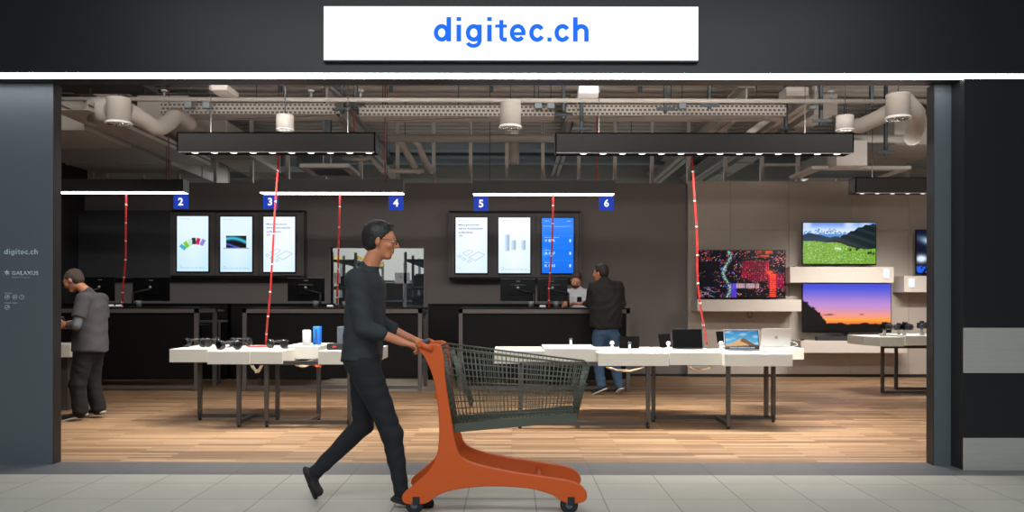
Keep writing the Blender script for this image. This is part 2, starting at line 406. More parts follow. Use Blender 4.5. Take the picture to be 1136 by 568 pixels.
# ------------------------------------------------------------------ decals on the left panel
M_dec = mat('pale_vinyl_lettering', (176, 192, 196), 0.5)
yd = 6.468; S = yd / F
d = thing('wall_decal', 'pale store name in small letters on the blue-grey panel at left', 'decal', (ax(22, yd), yd, az(286, yd)))
store_lettering(d, M_dec, 4.5, 276.9, 37.5 / 977.0, yd, 0.0012, 34)
d = thing('wall_decal', 'pale star emblem and capitals name on the panel under the lower-case name', 'decal', (ax(22, yd), yd, az(307, yd)))
text('lettering', 'GALAXUS', M_dec, d, x=ax(13, yd), y=yd, z=az(306, yd), w=29.5 * S, h=4.6 * S, bold=0.03, space=1.1, extr=0.001)
text('small_lettering', 'Member of the group', M_dec, d, x=ax(13, yd), y=yd, z=az(309.4, yd), w=20 * S, h=1.7 * S, extr=0.001)
mb = MB()
for k in range(3):
    a = PI * k / 3 + PI / 6; c = Vector((ax(7.6, yd), yd - 0.0006, az(303.6, yd))); v = Vector((math.cos(a), 0, math.sin(a))) * 3.1 * S
    mb.tube([c - v, c + v], 0.0045, 6)
mb.build('star_emblem', M_dec, d)
d = thing('wall_decal', 'small pale heading with row of three round icons on the panel', 'decal', (ax(22, yd), yd, az(333, yd)))
text('small_lettering', 'Services', M_dec, d, x=ax(5, yd), y=yd, z=az(326.8, yd), w=8.5 * S, h=1.9 * S, extr=0.001)
def icon(px, py, parent, kind):
    mb = MB(); c = Vector((ax(px, yd), yd - 0.0008, az(py, yd))); r = 2.5 * S
    pts = [c + Vector((math.cos(a), 0, math.sin(a))) * r for a in np.linspace(0, 2 * PI, 21)]
    mb.tube(pts, 0.0022, 5, cap=False)
    if kind == 0: mb.tube([c + Vector((-r * .5, 0, 0)), c + Vector((r * .5, 0, r * .2))], 0.004, 5); mb.tube([c + Vector((0, 0, -r * .4)), c + Vector((r * .1, 0, r * .5))], 0.003, 5)
    if kind == 1: mb.box(c.x - r * .5, c.x + r * .5, c.y - 0.001, c.y + 0.001, c.z - r * .3, c.z + r * .3)
    if kind == 2: mb.tube([c, c + Vector((0, 0, r * .55))], 0.0022, 5); mb.tube([c, c + Vector((r * .4, 0, 0))], 0.0022, 5)
    if kind == 3: mb.tube([c + Vector((-r * .5, 0, -r * .2)), c + Vector((-r * .1, 0, -r * .4)), c + Vector((r * .5, 0, r * .4))], 0.003, 5)
    mb.build('icon', M_dec, parent)
icon(8, 330.3, d, 0); icon(16.5, 330.3, d, 1); icon(24, 330.3, d, 2)
d = thing('wall_decal', 'lowest pale decal on the panel, one heading over a single round icon', 'decal', (ax(22, yd), yd, az(343, yd)))
text('small_lettering', 'Click & Collect', M_dec, d, x=ax(5, yd), y=yd, z=az(337.6, yd), w=14.5 * S, h=1.9 * S, extr=0.001)
icon(8, 341.7, d, 3)

# ================================================================== CEILING SERVICES
def pipe(name, label, cat, pts, r, m, group=None, seg=12):
    o = MB().tube(pts, r, seg).build(name, m); tag(o, label, cat, group); return o
# posts standing on the back wall
posts = [84, 101, 116, 158, 197.5, 239, 279, 319, 360, 400, 441, 481, 522, 562, 602, 642, 682, 723, 763.6, 804.5, 845, 885, 929, 967, 1007]
for k, px in enumerate(posts):
    x = ax(px, 14.33); w = 0.03 if k not in (1, 2) else 0.05
    o = MB().box(x - w, x + w, 14.30, 14.37, WT + (0.02 if px > 763 else 0), 4.59).build('wall_post', M_ceil)
    tag(o, 'slim painted post on top of the back wall, ' + nth(k, len(posts)), 'post', 'posts on top of the back wall')
o = MB().box(ax(119, 14.33), ax(197, 14.33), 14.29, 14.30, az(181, 14.3), az(177, 14.3)).build('cross_rail', M_ceil); tag(o, 'horizontal rail linking the posts above the far left of the back wall', 'rail')
o = MB().box(ax(845, 14.33), ax(885, 14.33), 14.29, 14.30, az(184, 14.3), az(181, 14.3)).build('cross_rail', M_ceil); tag(o, 'short horizontal rail between two posts above the television wall', 'rail')
o = MB().box(ax(930, 14.33), ax(1040, 14.33), 14.29, 14.30, az(191, 14.3), az(187, 14.3)).build('cross_rail', M_ceil); tag(o, 'horizontal rail linking the posts at the far right, near the jamb', 'rail')
# grey storeroom services behind the posts
pipe('storeroom_duct', 'long grey round duct crossing behind the posts over the storeroom', 'duct', [(-11, 17.2, 4.36), (8, 17.2, 4.36)], 0.15, M_galv)
o = MB().box(ax(420, 16.5), ax(800, 16.5), 16.4, 16.75, 4.38, 4.52, .004).build('storeroom_duct', M_galv); tag(o, 'flat grey rectangular duct in front of the round one over the storeroom', 'duct')
o = MB().box(ax(210, 16), ax(330, 16), 15.9, 16.6, az(186, 16), az(174, 16)).build('storeroom_duct', M_galv); tag(o, 'short grey duct box behind the posts above the left screens', 'duct')
# stair-like dark cable ladder left behind the posts
lad = thing('cable_ladder', 'dark cable ladder sloping down behind the posts at far left', 'cable ladder', at(70, 175, 15.5))
for dy in (0, 0.25): MB().tube([at(62, 172, 15.5 + dy), at(175, 205, 15.5 + dy)], 0.03, 6).build('rail', M_blackm, lad)
for k in range(12):
    p = at(64 + k * 9.3, 172.5 + k * 2.7, 15.5); MB().tube([p, p + Vector((0, .25, 0))], 0.015, 6).build('rung', M_blackm, lad)
# beams, ducts running away from us
def beam(label, px, py, Y0, Y1, w, h, m=M_ceil, name='ceiling_beam'):
    x = ax(px, Y0); z = az(py, Y0)
    mb = MB(); mb.box(x - w / 2, x + w / 2, Y0, Y1, z, z + 0.02); mb.box(x - w / 2, x + w / 2, Y0, Y1, z + h - 0.02, z + h); mb.box(x - 0.012, x + 0.012, Y0, Y1, z, z + h)
    return tag(mb.build(name, m), label, 'beam')
def duct(label, x0, x1, y0, y1, z0, z1, m=M_ceil):
    mb = MB(); mb.box(x0, x1, y0, y1, z0, z1)
    n = int(max(y1 - y0, x1 - x0) / 1.2)
    for k in range(n + 1):
        if y1 - y0 > x1 - x0: yy = y0 + (y1 - y0) * k / max(n, 1); mb.box(x0 - 0.015, x1 + 0.015, yy - 0.015, yy + 0.015, z0 - 0.015, z1 + 0.015)
        else: xx = x0 + (x1 - x0) * k / max(n, 1); mb.box(xx - 0.015, xx + 0.015, y0 - 0.015, y1 + 0.015, z0 - 0.015, z1 + 0.015)
    return tag(mb.build('air_duct', m), label, 'duct')
duct('wide rectangular painted duct running back along the left side of the ceiling', -7.3, -5.6, 10.6, 16.0, 3.55, 3.95)
duct('rectangular painted duct running back above the left drum lamp', -5.2, -4.5, 11.3, 15.7, 3.80, 4.15)
duct('deep rectangular duct running back under the deck at the right end of the ceiling', 5.9, 7.0, 12.5, 16.5, 3.75, 4.15)
duct('long narrow duct running back right of centre under the deck', 4.25, 4.55, 11.4, 18.0, 3.95, 4.2)
beam('painted steel beam running back left of centre under the deck', 362, 118, 11.6, 18.9, 0.20, 0.28)
beam('painted steel beam running back over the screens in the middle', 640, 122, 12.4, 18.9, 0.18, 0.24)
beam('painted steel beam running back at the right above the television wall', 828, 118, 11.2, 18.9, 0.24, 0.28)
beam('painted steel beam running back beside the right drum diffuser', 905, 112, 10.6, 18.9, 0.20, 0.25)
beam('painted steel beam running back at the far left edge of the opening', 92, 104, 10.2, 18.9, 0.20, 0.25)
# sprinkler pipe across
pipe('sprinkler_pipe', 'thin straight painted pipe crossing the whole ceiling behind the fascia', 'pipe', [(ax(50, 10.2), 10.2, az(110.5, 10.2)), (ax(1045, 10.2), 10.2, az(112, 10.2))], 0.028, M_ceil)
for k, px in enumerate((182, 345, 400, 654, 922)):
    sp = thing('sprinkler', 'small upright sprinkler on the thin ceiling pipe, ' + nth(k, 5), 'sprinkler', at(px, 108, 10.2), 'sprinklers on the thin ceiling pipe')
    p = at(px, 109, 10.2)
    MB().tube([p, p + Vector((0, 0, 0.08))], 0.018, 8).build('stem', M_galv, sp); MB().lathe(p.x, p.y, [(0.03, p.z + 0.08), (0.045, p.z + 0.09), (0.03, p.z + 0.10)], 10).build('deflector', M_ceil, sp)
# perforated tray
def tray_mat():
    m = mat('perforated_tray', (190, 174, 160), 0.7); nt = m.node_tree; N = nt.nodes; K = nt.links; b = N['Principled BSDF']
    tc = N.new('ShaderNodeTexCoord'); br = N.new('ShaderNodeTexBrick'); br.inputs['Scale'].default_value = 1; br.offset = 0.5
    br.inputs['Brick Width'].default_value = 0.06; br.inputs['Row Height'].default_value = 0.05; br.inputs['Mortar Size'].default_value = 0.012
    br.inputs['Color1'].default_value = L3((80, 76, 73)); br.inputs['Color2'].default_value = L3((80, 76, 73)); br.inputs['Mortar'].default_value = L3((172, 166, 160))
    mp = N.new('ShaderNodeMapping'); mp.inputs['Rotation'].default_value = (PI / 2 * 0.999, 0, 0)
    K.new(tc.outputs['Object'], mp.inputs[0]); K.new(mp.outputs[0], br.inputs[0]); K.new(br.outputs['Color'], b.inputs['Base Color'])
    return m
M_tray = tray_mat()
def tray(label, x0, x1, Y, pt, pb, depth=0.35):
    zt, zb = az(pt, Y), az(pb, Y)
    t = thing('cable_tray', label, 'cable tray', ((x0 + x1) / 2, Y, zb))
    mb = MB(); mb.box(x0, x1, Y, Y + 0.004, zb, zt); mb.box(x0, x1, Y + depth, Y + depth + 0.004, zb, zt); mb.build('side_rail', M_tray, t)
    MB().box(x0, x1, Y, Y + depth, zb, zb + 0.004).build('tray_floor', M_ceil, t)
    mb = MB()
    for k in range(4): 
        pts = [(x, Y + 0.08 + k * 0.06, zb + 0.02 + 0.012 * math.sin(x * 3 + k)) for x in np.linspace(x0, x1, 24)]
        mb.tube(pts, 0.012, 6)
    mb.build('cable', M_blackm, t)
    for q in (.1, .5, .9): MB().tube([(x0 + (x1 - x0) * q, Y + depth + .01, zb), (x0 + (x1 - x0) * q, Y + depth + .01, 4.59)], .007, 6).build('hanger_rod', M_galvd, t)
tray('perforated white cable tray crossing the left half of the ceiling', ax(178, 10.9), ax(372, 10.9), 10.9, 115, 127)
tray('perforated white cable tray crossing the middle of the ceiling', ax(398, 10.9), ax(615, 10.9), 10.9, 117, 129)
tray('perforated white cable tray crossing the right half of the ceiling', ax(628, 10.9), ax(872, 10.9), 10.9, 116, 128)
t = thing('cable_tray', 'perforated tray running back into the upper left corner', 'cable tray', (-5.4, 10.3, 3.5))
z = az(137, 10.3); x = ax(90, 10.3)
MB().box(x, x + 0.004, 9.6, 13.5, z, z + 0.12).build('side_rail', M_tray, t); MB().box(x, x + 0.45, 9.6, 13.5, z, z + 0.004).build('tray_floor', M_ceil, t); MB().box(x + .45, x + 0.454, 9.6, 13.5, z, z + 0.12).build('side_rail', M_tray, t)
# big round duct pipe over the middle with branches
Yp = 12.2; zP = az(153.5, Yp)
bd = thing('round_duct', 'long horizontal round painted duct across the middle of the ceiling', 'duct', (ax(530, Yp), Yp, zP))
MB().tube([(ax(428, Yp), Yp, zP), (ax(1010, Yp), Yp, zP)], 0.060, 14).build('main_run', M_ceil, bd)
for px, dx in ((438, 20), (455, 18)):
    MB().tube([at(px, 153, Yp), at(px + 8, 160, Yp + 0.05), at(px + dx, 182, Yp + 0.5), at(px + dx + 6, 190, Yp + 0.9)], 0.05, 12).build('branch', M_ceil, bd)
for px in (449, 521, 602, 700, 960):
    MB().tube([at(px, 150, Yp), at(px, 110, Yp)], 0.006, 6).build('hanger_rod', M_galvd, bd)
pipe('drop_pipe', 'short round duct dropping behind the centre drum diffuser', 'duct', [at(570, 135, 12.6), at(570, 150, 12.6), at(570, 182, 12.6)], 0.085, M_ceil)
# drum diffusers
def drum(label, px, ptop, pbot, Y, rpx, flange=1.12):
    r = rpx * Y / F; zt, zb = az(ptop, Y), az(pbot, Y)
    t = thing('drum_diffuser', label, 'air diffuser', (ax(px, Y), Y, zb))
    x = ax(px, Y)
    MB().lathe(x, Y, [(r * .9, zt + 0.005), (r, zt), (r * 1.03, zt - 0.02), (r, zt - 0.025), (r, zb + 0.03)], 28).build('drum', M_ceil, t)
    mb = MB(); mb.lathe(x, Y, [(r, zb + 0.03), (r * flange, zb + 0.012), (r * flange, zb), (r * 0.95, zb)], 28); mb.build('rim', M_plastic_w, t)
    mb = MB()
    for k in range(8):
        a = k * PI / 8; v = Vector((math.cos(a), math.sin(a), 0)) * r * 0.9
        mb.tube([Vector((x, Y, zb - 0.006)) - v, Vector((x, Y, zb - 0.006)) + v], 0.006, 5)
    mb.lathe(x, Y, [(r * .3, zb - 0.003), (r * .3, zb - 0.015), (r * .1, zb - 0.02)], 16)
    mb.build('vanes', M_chrome, t)
    MB().tube([(x, Y, zt), (x, Y, 4.59)], 0.006, 6).build('suspension_rod', M_galvd, t)
    return t, r
t, r = drum('white drum air diffuser at the upper left with bulky duct elbow', 131.5, 110, 138.5, 9.6, 12.8)
MB().tube([at(126, 124, 9.75), at(113, 123, 9.9), at(108, 124, 10.15), at(112, 126, 10.5), at(126, 128, 10.7)], [0.13, 0.16, 0.17, 0.16, 0.14], 18).build('elbow', M_ceil, t)
def flex(pts, r0, n=40, amp=0.006):
    P = [Vector(p) for p in pts]; out = []; rr = []
    for i in range(n):
        u = i / (n - 1) * (len(P) - 1); k = min(int(u), len(P) - 2); f = u - k
        p0 = P[max(k - 1, 0)]; p1 = P[k]; p2 = P[k + 1]; p3 = P[min(k + 2, len(P) - 1)]
        out.append(0.5 * ((2 * p1) + (p2 - p0) * f + (2 * p0 - 5 * p1 + 4 * p2 - p3) * f * f + (3 * p1 - p0 - 3 * p2 + p3) * f ** 3))
        rr.append(r0 + (amp if i % 2 else -amp))
    return out, rr
p_, r_ = flex([at(142, 124, 9.7), at(158, 133, 9.9), at(173, 142, 10.1), at(186, 137, 10.4), at(196, 129, 10.6), at(210, 138, 10.95)], 0.10, 60)
MB().tube(p_, r_, 16).build('flexible_duct', M_ceil, t)
t, r = drum('white drum air diffuser hanging in the centre, between the two long black luminaires', 566, 112.5, 142, 9.6, 11.5)
t, r = drum('white drum air diffuser at the upper right with slanting round duct', 996, 104, 131.5, 9.6, 12.6)
MB().tube([at(992, 120, 9.75), at(975, 130, 9.9), at(955, 139, 10.2), at(950, 139, 10.3)], 0.095, 16).build('duct_arm', M_ceil, t)
MB().tube([at(1004, 112, 9.9), at(1016, 125, 10.1), at(1016, 140, 10.4), at(1012, 152, 11.2)], 0.11, 16).build('duct_drop', M_ceil, t)
# cylinder lamps
def cyl_lamp(label, px, ptop, pbot, Y, rpx):
    x = ax(px, Y); r = rpx * Y / F; zt, zb = az(ptop, Y), az(pbot, Y)
    t = thing('cylinder_downlight', label, 'ceiling lamp', (x, Y, zb))
    MB().lathe(x, Y, [(r * .95, zt), (r, zt - 0.01), (r, zb + 0.01)], 24).build('lamp_body', M_ceil, t)
    MB().lathe(x, Y, [(r * 1.04, zb + 0.012), (r * 1.04, zb), (r * .9, zb)], 24).build('trim_ring', M_plastic_w, t)
    mb = MB()
    for a in range(3): mb.ball((x + r * 0.45 * (a - 1), Y - r * .2, zb - 0.001), r * 0.2, (1, 1, .4), 10, 6)
    mb.build('lamp_reflector', emat('downlight_glint', (255, 246, 230), 1.3), t)
    MB().tube([(x, Y, zt), (x, Y, 4.59)], 0.007, 6).build('suspension_rod', M_galvd, t)
cyl_lamp('grey cylinder downlight above the left long black luminaire', 316, 128, 145, 9.4, 9.6)
cyl_lamp('grey cylinder downlight hanging left of the right drum diffuser', 937, 128, 144.5, 9.4, 9.6)
# short fluorescent boxes, brackets and junction boxes
def small_box(name, label, cat, px0, px1, py0, py1, Y, m, d=0.12, group=None, rod=True):
    t = thing(name, label, cat, at((px0 + px1) / 2, py1, Y), group)
    x0, x1, z0, z1_ = ax(px0, Y), ax(px1, Y), az(py1, Y), az(py0, Y)
    MB().box(x0, x1, Y, Y + d, z0, z1_, 0.004).build('box_body', m, t)
    if rod: MB().tube([((x0 + x1) / 2, Y + d / 2, z1_), ((x0 + x1) / 2, Y + d / 2, 4.59)], 0.005, 6).build('suspension_rod', M_galvd, t)
    return t
for k, px in enumerate((208, 228, 597, 611, 757, 902)):
    small_box('junction_box', 'small pale junction box beside the perforated trays, ' + nth(k, 6), 'junction box', px - 4, px + 4, 111.5, 120, 10.75, M_galv, 0.08, 'junction boxes along the cable trays')
small_box('ceiling_fixture', 'pale square ceiling fixture behind the fascia, right of centre', 'fixture', 642, 665, 95, 103, 9.5, M_plastic_w, 0.25)
small_box('ceiling_fixture', 'pale long ceiling fixture behind the fascia at upper left', 'fixture', 232, 252, 94, 100, 9.5, M_ceil, 0.4)
small_box('ceiling_fixture', 'flat pale fixture hanging behind the far right drum diffuser', 'fixture', 872, 897, 96, 106, 10.6, M_ceil, 0.3)
t = thing('black_panel', 'black rectangular panel fixed overhead just inside the left of the entrance', 'panel', at(130, 105, 7.4))
MB().box(ax(83, 7.4), ax(175, 7.4), 6.75, 7.4, az(105, 7.4), az(105, 7.4) + .05, .004).build('panel_board', M_black, t)
for fx in (100, 160): MB().tube([at(fx, 104, 7.2), at(fx, -40, 7.2)], .006, 6).build('suspension_rod', M_galvd, t)
small_box('air_unit', 'boxy painted air unit above the left television', 'air unit', 928, 962, 155, 183, 12.0, M_ceil, 0.35, rod=False)
# cassette units
cs = thing('ceiling_cassette', 'flat square air cassette hanging above the television wall', 'air unit', at(935, 190, 12.6))
mb = MB(); a_ = at(903, 191, 12.2); b_ = at(968, 184, 13.4)
mb.box(a_.x, b_.x + 0.1, 12.3, 13.3, az(187, 12.3), az(187, 12.3) + 0.05, 0.01); mb.build('grille_frame', M_ceil, cs)
MB().box(a_.x + 0.18, b_.x - .1, 12.45, 13.15, az(187, 12.3) - 0.006, az(187, 12.3) + 0.01).build('grille', M_galvd, cs)
MB().tube([(0.5 * (a_.x + b_.x), 12.8, az(187, 12.3)), (0.5 * (a_.x + b_.x), 12.8, 4.59)], 0.02, 6).build('suspension_rod', M_galvd, cs)
cs = thing('ceiling_cassette', 'flat square air cassette hanging behind the left long black luminaire', 'air unit', at(350, 190, 12.6))
a_ = at(332, 187, 12.3); mb = MB(); mb.box(a_.x, a_.x + 0.75, 12.3, 13.2, az(186, 12.3), az(186, 12.3) + 0.06, 0.01); mb.build('grille_frame', M_ceil, cs)
MB().box(a_.x + 0.12, a_.x + .63, 12.45, 13.05, az(186, 12.3) - 0.006, az(186, 12.3) + 0.01).build('grille', M_galvd, cs)
MB().box(a_.x + .3, a_.x + .4, 12.6, 12.7, az(186, 12.3), 4.59).build('suspension_rod', M_galvd, cs)
# unistrut brackets
def strut(label, px, py0, py1, Y, group='grey slotted brackets among the pipes'):
    t = thing('slotted_bracket', label, 'bracket', at(px, py1, Y), group)
    x = ax(px, Y)
    mb = MB(); mb.box(x - 0.022, x + 0.022, Y, Y + 0.005, az(py1, Y), 4.59); mb.box(x - 0.022, x - 0.018, Y, Y + 0.04, az(py1, Y), 4.59); mb.box(x + 0.018, x + 0.022, Y, Y + 0.04, az(py1, Y), 4.59); mb.build('channel', M_galvd, t)
    MB().box(x - 0.12, x + 0.12, Y - 0.02, Y, az(py1, Y) + 0.03, az(py1, Y) + 0.07).build('crossbar', M_galvd, t)
for k, (px, p1, Y) in enumerate(((379, 126, 10.6), (394, 121, 10.4), (625, 131, 10.6), (645, 147, 10.8), (738, 125, 10.6), (787, 121, 10.6), (872, 147, 11.2), (911, 138, 10.4), (967, 116, 10.2), (983, 172, 11.8))):
    strut('grey slotted steel bracket hanging among the pipes, ' + nth(k, 10), px, 95, p1, Y)
for k, px in enumerate((310, 433, 545, 710)):   # short ceiling lugs visible at the fascia line
    o = MB().box(ax(px, 12.2) - 0.025, ax(px, 12.2) + 0.025, 12.2, 12.26, az(101, 12.2), 4.59).build('ceiling_lug', M_galvd); tag(o, 'short dark lug under the ceiling deck, ' + nth(k, 4), 'bracket', 'short lugs under the deck')
# diagonal braces of the lattice
pipe('diagonal_brace', 'slanting grey strut just right of the left cable tray', 'brace', [at(366, 96, 10.2), at(396, 122, 10.6)], 0.025, M_galvd)
pipe('diagonal_brace', 'slanting pale strut rising toward the right drum diffuser', 'brace', [at(830, 148, 11), at(872, 118, 11.4)], 0.045, M_ceil)
pipe('diagonal_brace', 'slanting pale strut left of the right drum diffuser', 'brace', [at(893, 112, 10.8), at(918, 96, 10.9)], 0.035, M_ceil)
# red riser pipes
for lab, px, p0, p1 in (('thin dark red pipe dropping right of the left luminaire end, near a bend', 427, 60, 202), ('thin dark red pipe dropping just left of the centre tray', 392.5, 60, 147), ('thin dark red pipe dropping behind the left end of the black luminaire row', 187, 60, 200), ('thin dark red pipe dropping behind the right long luminaire', 662, 60, 202)):
    pipe('red_pipe', lab, 'pipe', [at(px, p0, 11.0), at(px, p1, 11.0)], 0.009, M_redp, seg=6)
pipe('valve_pipe', 'curling painted pipe with black valve behind the left luminaire end', 'pipe', [at(380, 176, 12.9), at(400, 177, 12.9), at(412, 175, 12.9), at(417, 182, 12.9), at(424, 190, 12.9), at(450, 190, 12.9), at(470, 189, 12.9)], 0.04, M_ceil)
pipe('bent_pipe', 'thin pale pipe with a bend below the left drum diffuser', 'pipe', [at(143, 150, 12.5), at(155, 148, 12.5), at(158, 153, 12.5), at(215, 154, 12.5)], 0.025, M_ceil)

# ================================================================== LUMINAIRES
def spot(loc, power, col, size=1.9, blend=0.8, parent=None, rot=(0, 0, 0), r=0.03):
    d = bpy.data.lights.new('spot_bulb', 'SPOT'); d.energy = power; d.color = col; d.spot_size = size; d.spot_blend = blend; d.shadow_soft_size = r
    o = bpy.data.objects.new('spot_bulb', d); C.objects.link(o); o.location = loc; o.rotation_euler = rot
    if parent: o.location = Vector(loc) - wloc(parent); o.parent = parent
    return o
def track_luminaire(label, px0, px1, pyt, pyb, Y, first, step, n, power, depth=0.24, m=M_lampbox, tilt=0.0):
    x0, x1, zt, zb = ax(px0, Y), ax(px1, Y), az(pyt, Y), az(pyb, Y)
    t = thing('track_luminaire', label, 'ceiling luminaire', ((x0 + x1) / 2, Y, zb))
    mb = MB(); tk = 0.012
    mb.box(x0, x1, Y, Y + tk, zb, zt); mb.box(x0, x1, Y + depth - tk, Y + depth, zb, zt)
    mb.box(x0, x0 + tk, Y, Y + depth, zb, zt); mb.box(x1 - tk, x1, Y, Y + depth, zb, zt); mb.box(x0, x1, Y, Y + depth, zt - tk, zt)
    mb.build('housing', m, t)
    MB().box(x0 + tk, x1 - tk, Y + 0.005, Y + 0.02, zb - 0.012, zb + 0.006).build('lower_edge', M_silver, t)
    MB().box(x0 + tk, x1 - tk, Y + depth / 2 - 0.02, Y + depth / 2 + 0.02, zt - 0.06, zt - 0.02).build('track_rail', M_silver, t)
    for k in range(n):
        x = ax(first + step * k, Y)
        s = MB().lathe(x, Y + 0.10, [(0.028, zb + 0.10), (0.040, zb + 0.09), (0.052, zb + 0.005), (0.048, zb + 0.002)], 14).build('spotlight', M_blackm, t)
        g = MB().lathe(x, Y + 0.10, [(0.036, zb + 0.004), (0.034, zb - 0.002), (0.020, zb - 0.005)], 14).build('spotlight_lens', emat('spot_lens', (255, 248, 236), 2.2), s)
        if power > 0: spot((x, Y + 0.10, zb - 0.03), power, WARM, parent=t, rot=(tilt, 0, 0))
    u_ = area('uplight_fill', Vector(((x0 + x1) / 2, Y + depth / 2, zt + 0.01)) - wloc(t), (PI, 0, 0), x1 - x0 - .1, depth * .5, UP_FILL * (x1 - x0) * (0.3 if tilt else 1), (1.0, 0.93, 0.86), t)  # added fill on top of the housing, aimed up to brighten the ceiling
    for fx in (0.15, 0.85):
        xx = x0 + (x1 - x0) * fx
        MB().tube([(xx, Y + depth / 2, zt), (xx, Y + depth / 2, 4.59)], 0.004, 6).build('suspension_wire', M_blackm, t)
    return t
T1 = track_luminaire('long black luminaire with row of spotlights above the left display table', 196, 416, 147, 168, 8.5, 212, 21.7, 10, SPOT)
T2 = track_luminaire('longest black luminaire with row of spotlights above the right display table', 616, 947, 147, 168.5, 8.5, 648, 21.9, 14, SPOT)
T3 = track_luminaire('black luminaire with spotlights in front of the television wall, cut by the jamb', 949, 1100, 196, 213, 11.4, 960, 17, 8, SPOT_FAR, 0.24, M_lampbox2, 0.55)
T1b_lights = []
def line_luminaire(label, px0, px1, pyt, pyb, Y, depth=0.22):
    x0, x1, zt, zb = ax(px0, Y), ax(px1, Y), az(pyt, Y), az(pyb, Y)
    t = thing('linear_luminaire', label, 'ceiling luminaire', ((x0 + x1) / 2, Y, zb))
    MB().box(x0, x1, Y, Y + depth, zb + 0.006, zt, 0.003).build('housing', M_lampbox, t)
    MB().box(x0 + 0.01, x1 - 0.01, Y + 0.008, Y + depth - 0.012, zb - 0.001, zb + 0.006).build('diffuser', emat('linear_diffuser', (255, 250, 245), STRIP_CAB), t)
    for fx in (0.12, 0.88):
        xx = x0 + (x1 - x0) * fx
        MB().tube([(xx, Y + depth / 2, zt), (xx, Y + depth / 2, 4.59)], 0.004, 6).build('suspension_wire', M_blackm, t)
    return t
YL = 11.7
line_luminaire('black linear luminaire with glowing underside over the leftmost counter', 18, 203, 199, 213.5, YL)
line_luminaire('black linear luminaire with glowing underside over the middle counter', 287, 447, 199, 214, YL)
line_luminaire('black linear luminaire with glowing underside over the right counter', 524, 682, 200, 215, YL)
# number signs hanging below
def num_sign(n, pxc, pyt, label):
    Y = YL + 0.02; s = Y / F
    t = thing('number_sign', label, 'sign', at(pxc, pyt + 16, Y), None)
    x0, x1 = ax(pxc - 8, Y), ax(pxc + 8, Y); zt, zb = az(pyt, Y), az(pyt + 15.5, Y)
    MB().box(x0, x1, Y, Y + 0.03, zb, zt, 0.003).build('sign_plate', emat('sign_royal_blue', (18, 62, 190), 0.75), t)
    text('numeral', n, emat('numeral_white', (250, 250, 255), 0.95), t, cx=(x0 + x1) / 2, y=Y - 0.001, z=zb + 3.6 * s, h=8.6 * s, bold=0.03, extr=0.003)
num_sign('2', 200.3, 216.5, 'blue square sign with white number 2 under the leftmost counter light')
num_sign('3', 299.5, 216.5, 'blue square sign with white number 3, left end of the middle counter light')
num_sign('4', 439, 217.5, 'blue square sign with white number 4, right end of the middle counter light')
num_sign('5', 533.5, 218.3, 'blue square sign with white number 5, left end of the right counter light')
num_sign('6', 672.7, 217.5, 'blue square sign with white number 6, right end of the right counter light')

# ================================================================== RED CABLES
def red_cable(label, pts, r=0.013):
    P, R = flex(pts, r, 40, 0.0)
    t = thing('hanging_cable', label, 'cable', P[-1])
    MB().tube(P, r, 8).build('sleeve', M_red, t)
    L = len(P); mb = None
    for k in range(4, L - 2, 5):
        a, b = P[k], P[k] + (P[k + 1] - P[k]).normalized() * 0.016
        MB().tube([a, b], r * 1.25, 8).build('tie', M_plastic_w, t)
red_cable('red cable with white ties hanging over the left display table', [at(310, 168, 8.75), at(306, 215, 8.8), at(303, 270, 8.85), at(300, 320, 8.9), at(296.5, 360, 9.0), at(295, 381.5, 9.25)], 0.011)
red_cable('red cable with white ties hanging over the right display table', [at(767, 168, 8.75), at(770, 215, 8.8), at(773, 260, 8.85), at(774, 310, 8.9), at(778, 345, 9.0), at(784, 381, 9.25)], 0.011)
red_cable('red cable with white ties dropping from the leftmost counter light', [at(140, 216, 11.85), at(139.5, 250, 11.9), at(139, 290, 12.0), at(136, 325, 12.1), at(135.5, 341, 12.2)], 0.014)
red_cable('red cable with white ties dropping from the middle counter light', [at(377, 216, 11.85), at(376, 255, 11.9), at(375, 300, 12.0), at(374, 330, 12.1), at(374, 341, 12.2)], 0.013)
red_cable('red cable with white ties dropping from the right counter light', [at(613.5, 216, 11.85), at(613, 250, 11.9), at(611.5, 285, 12.0), at(609, 320, 12.1), at(609, 341, 12.2)], 0.013)

# ================================================================== BACK WALL: SCREENS
def sm(a, b, x): 
    t = np.clip((x - a) / (b - a), 0, 1); return t * t * (3 - 2 * t)
def mix(a, b, t): return a * (1 - t[..., None]) + b * t[..., None]
def rgb(r, g, b): return np.array([r, g, b]) / 255.0
def poly_mask(u, v, pts):
    m_ = np.ones_like(u); n = len(pts)
    for i in range(n):
        (x0, y0), (x1, y1) = pts[i], pts[(i + 1) % n]
        m_ *= ((x1 - x0) * (v - y0) - (y1 - y0) * (u - x0) >= 0)
    return m_
def poster_base(u, v, a=(205, 236, 252), b=(240, 248, 254)):
    return mix(rgb(*a), rgb(*b), sm(0.0, 0.8, v * 0.6 + (1 - np.abs(u - .5)) * 0.4))
def quad_rot(cx, cy, w, h, ang, asp):
    c, s = math.cos(ang), math.sin(ang); out = []
    for (a, b) in ((-w, -h), (w, -h), (w, h), (-w, h)):
        out.append((cx + (a * c - b * s), cy + (a * s + b * c) / asp))
    return out
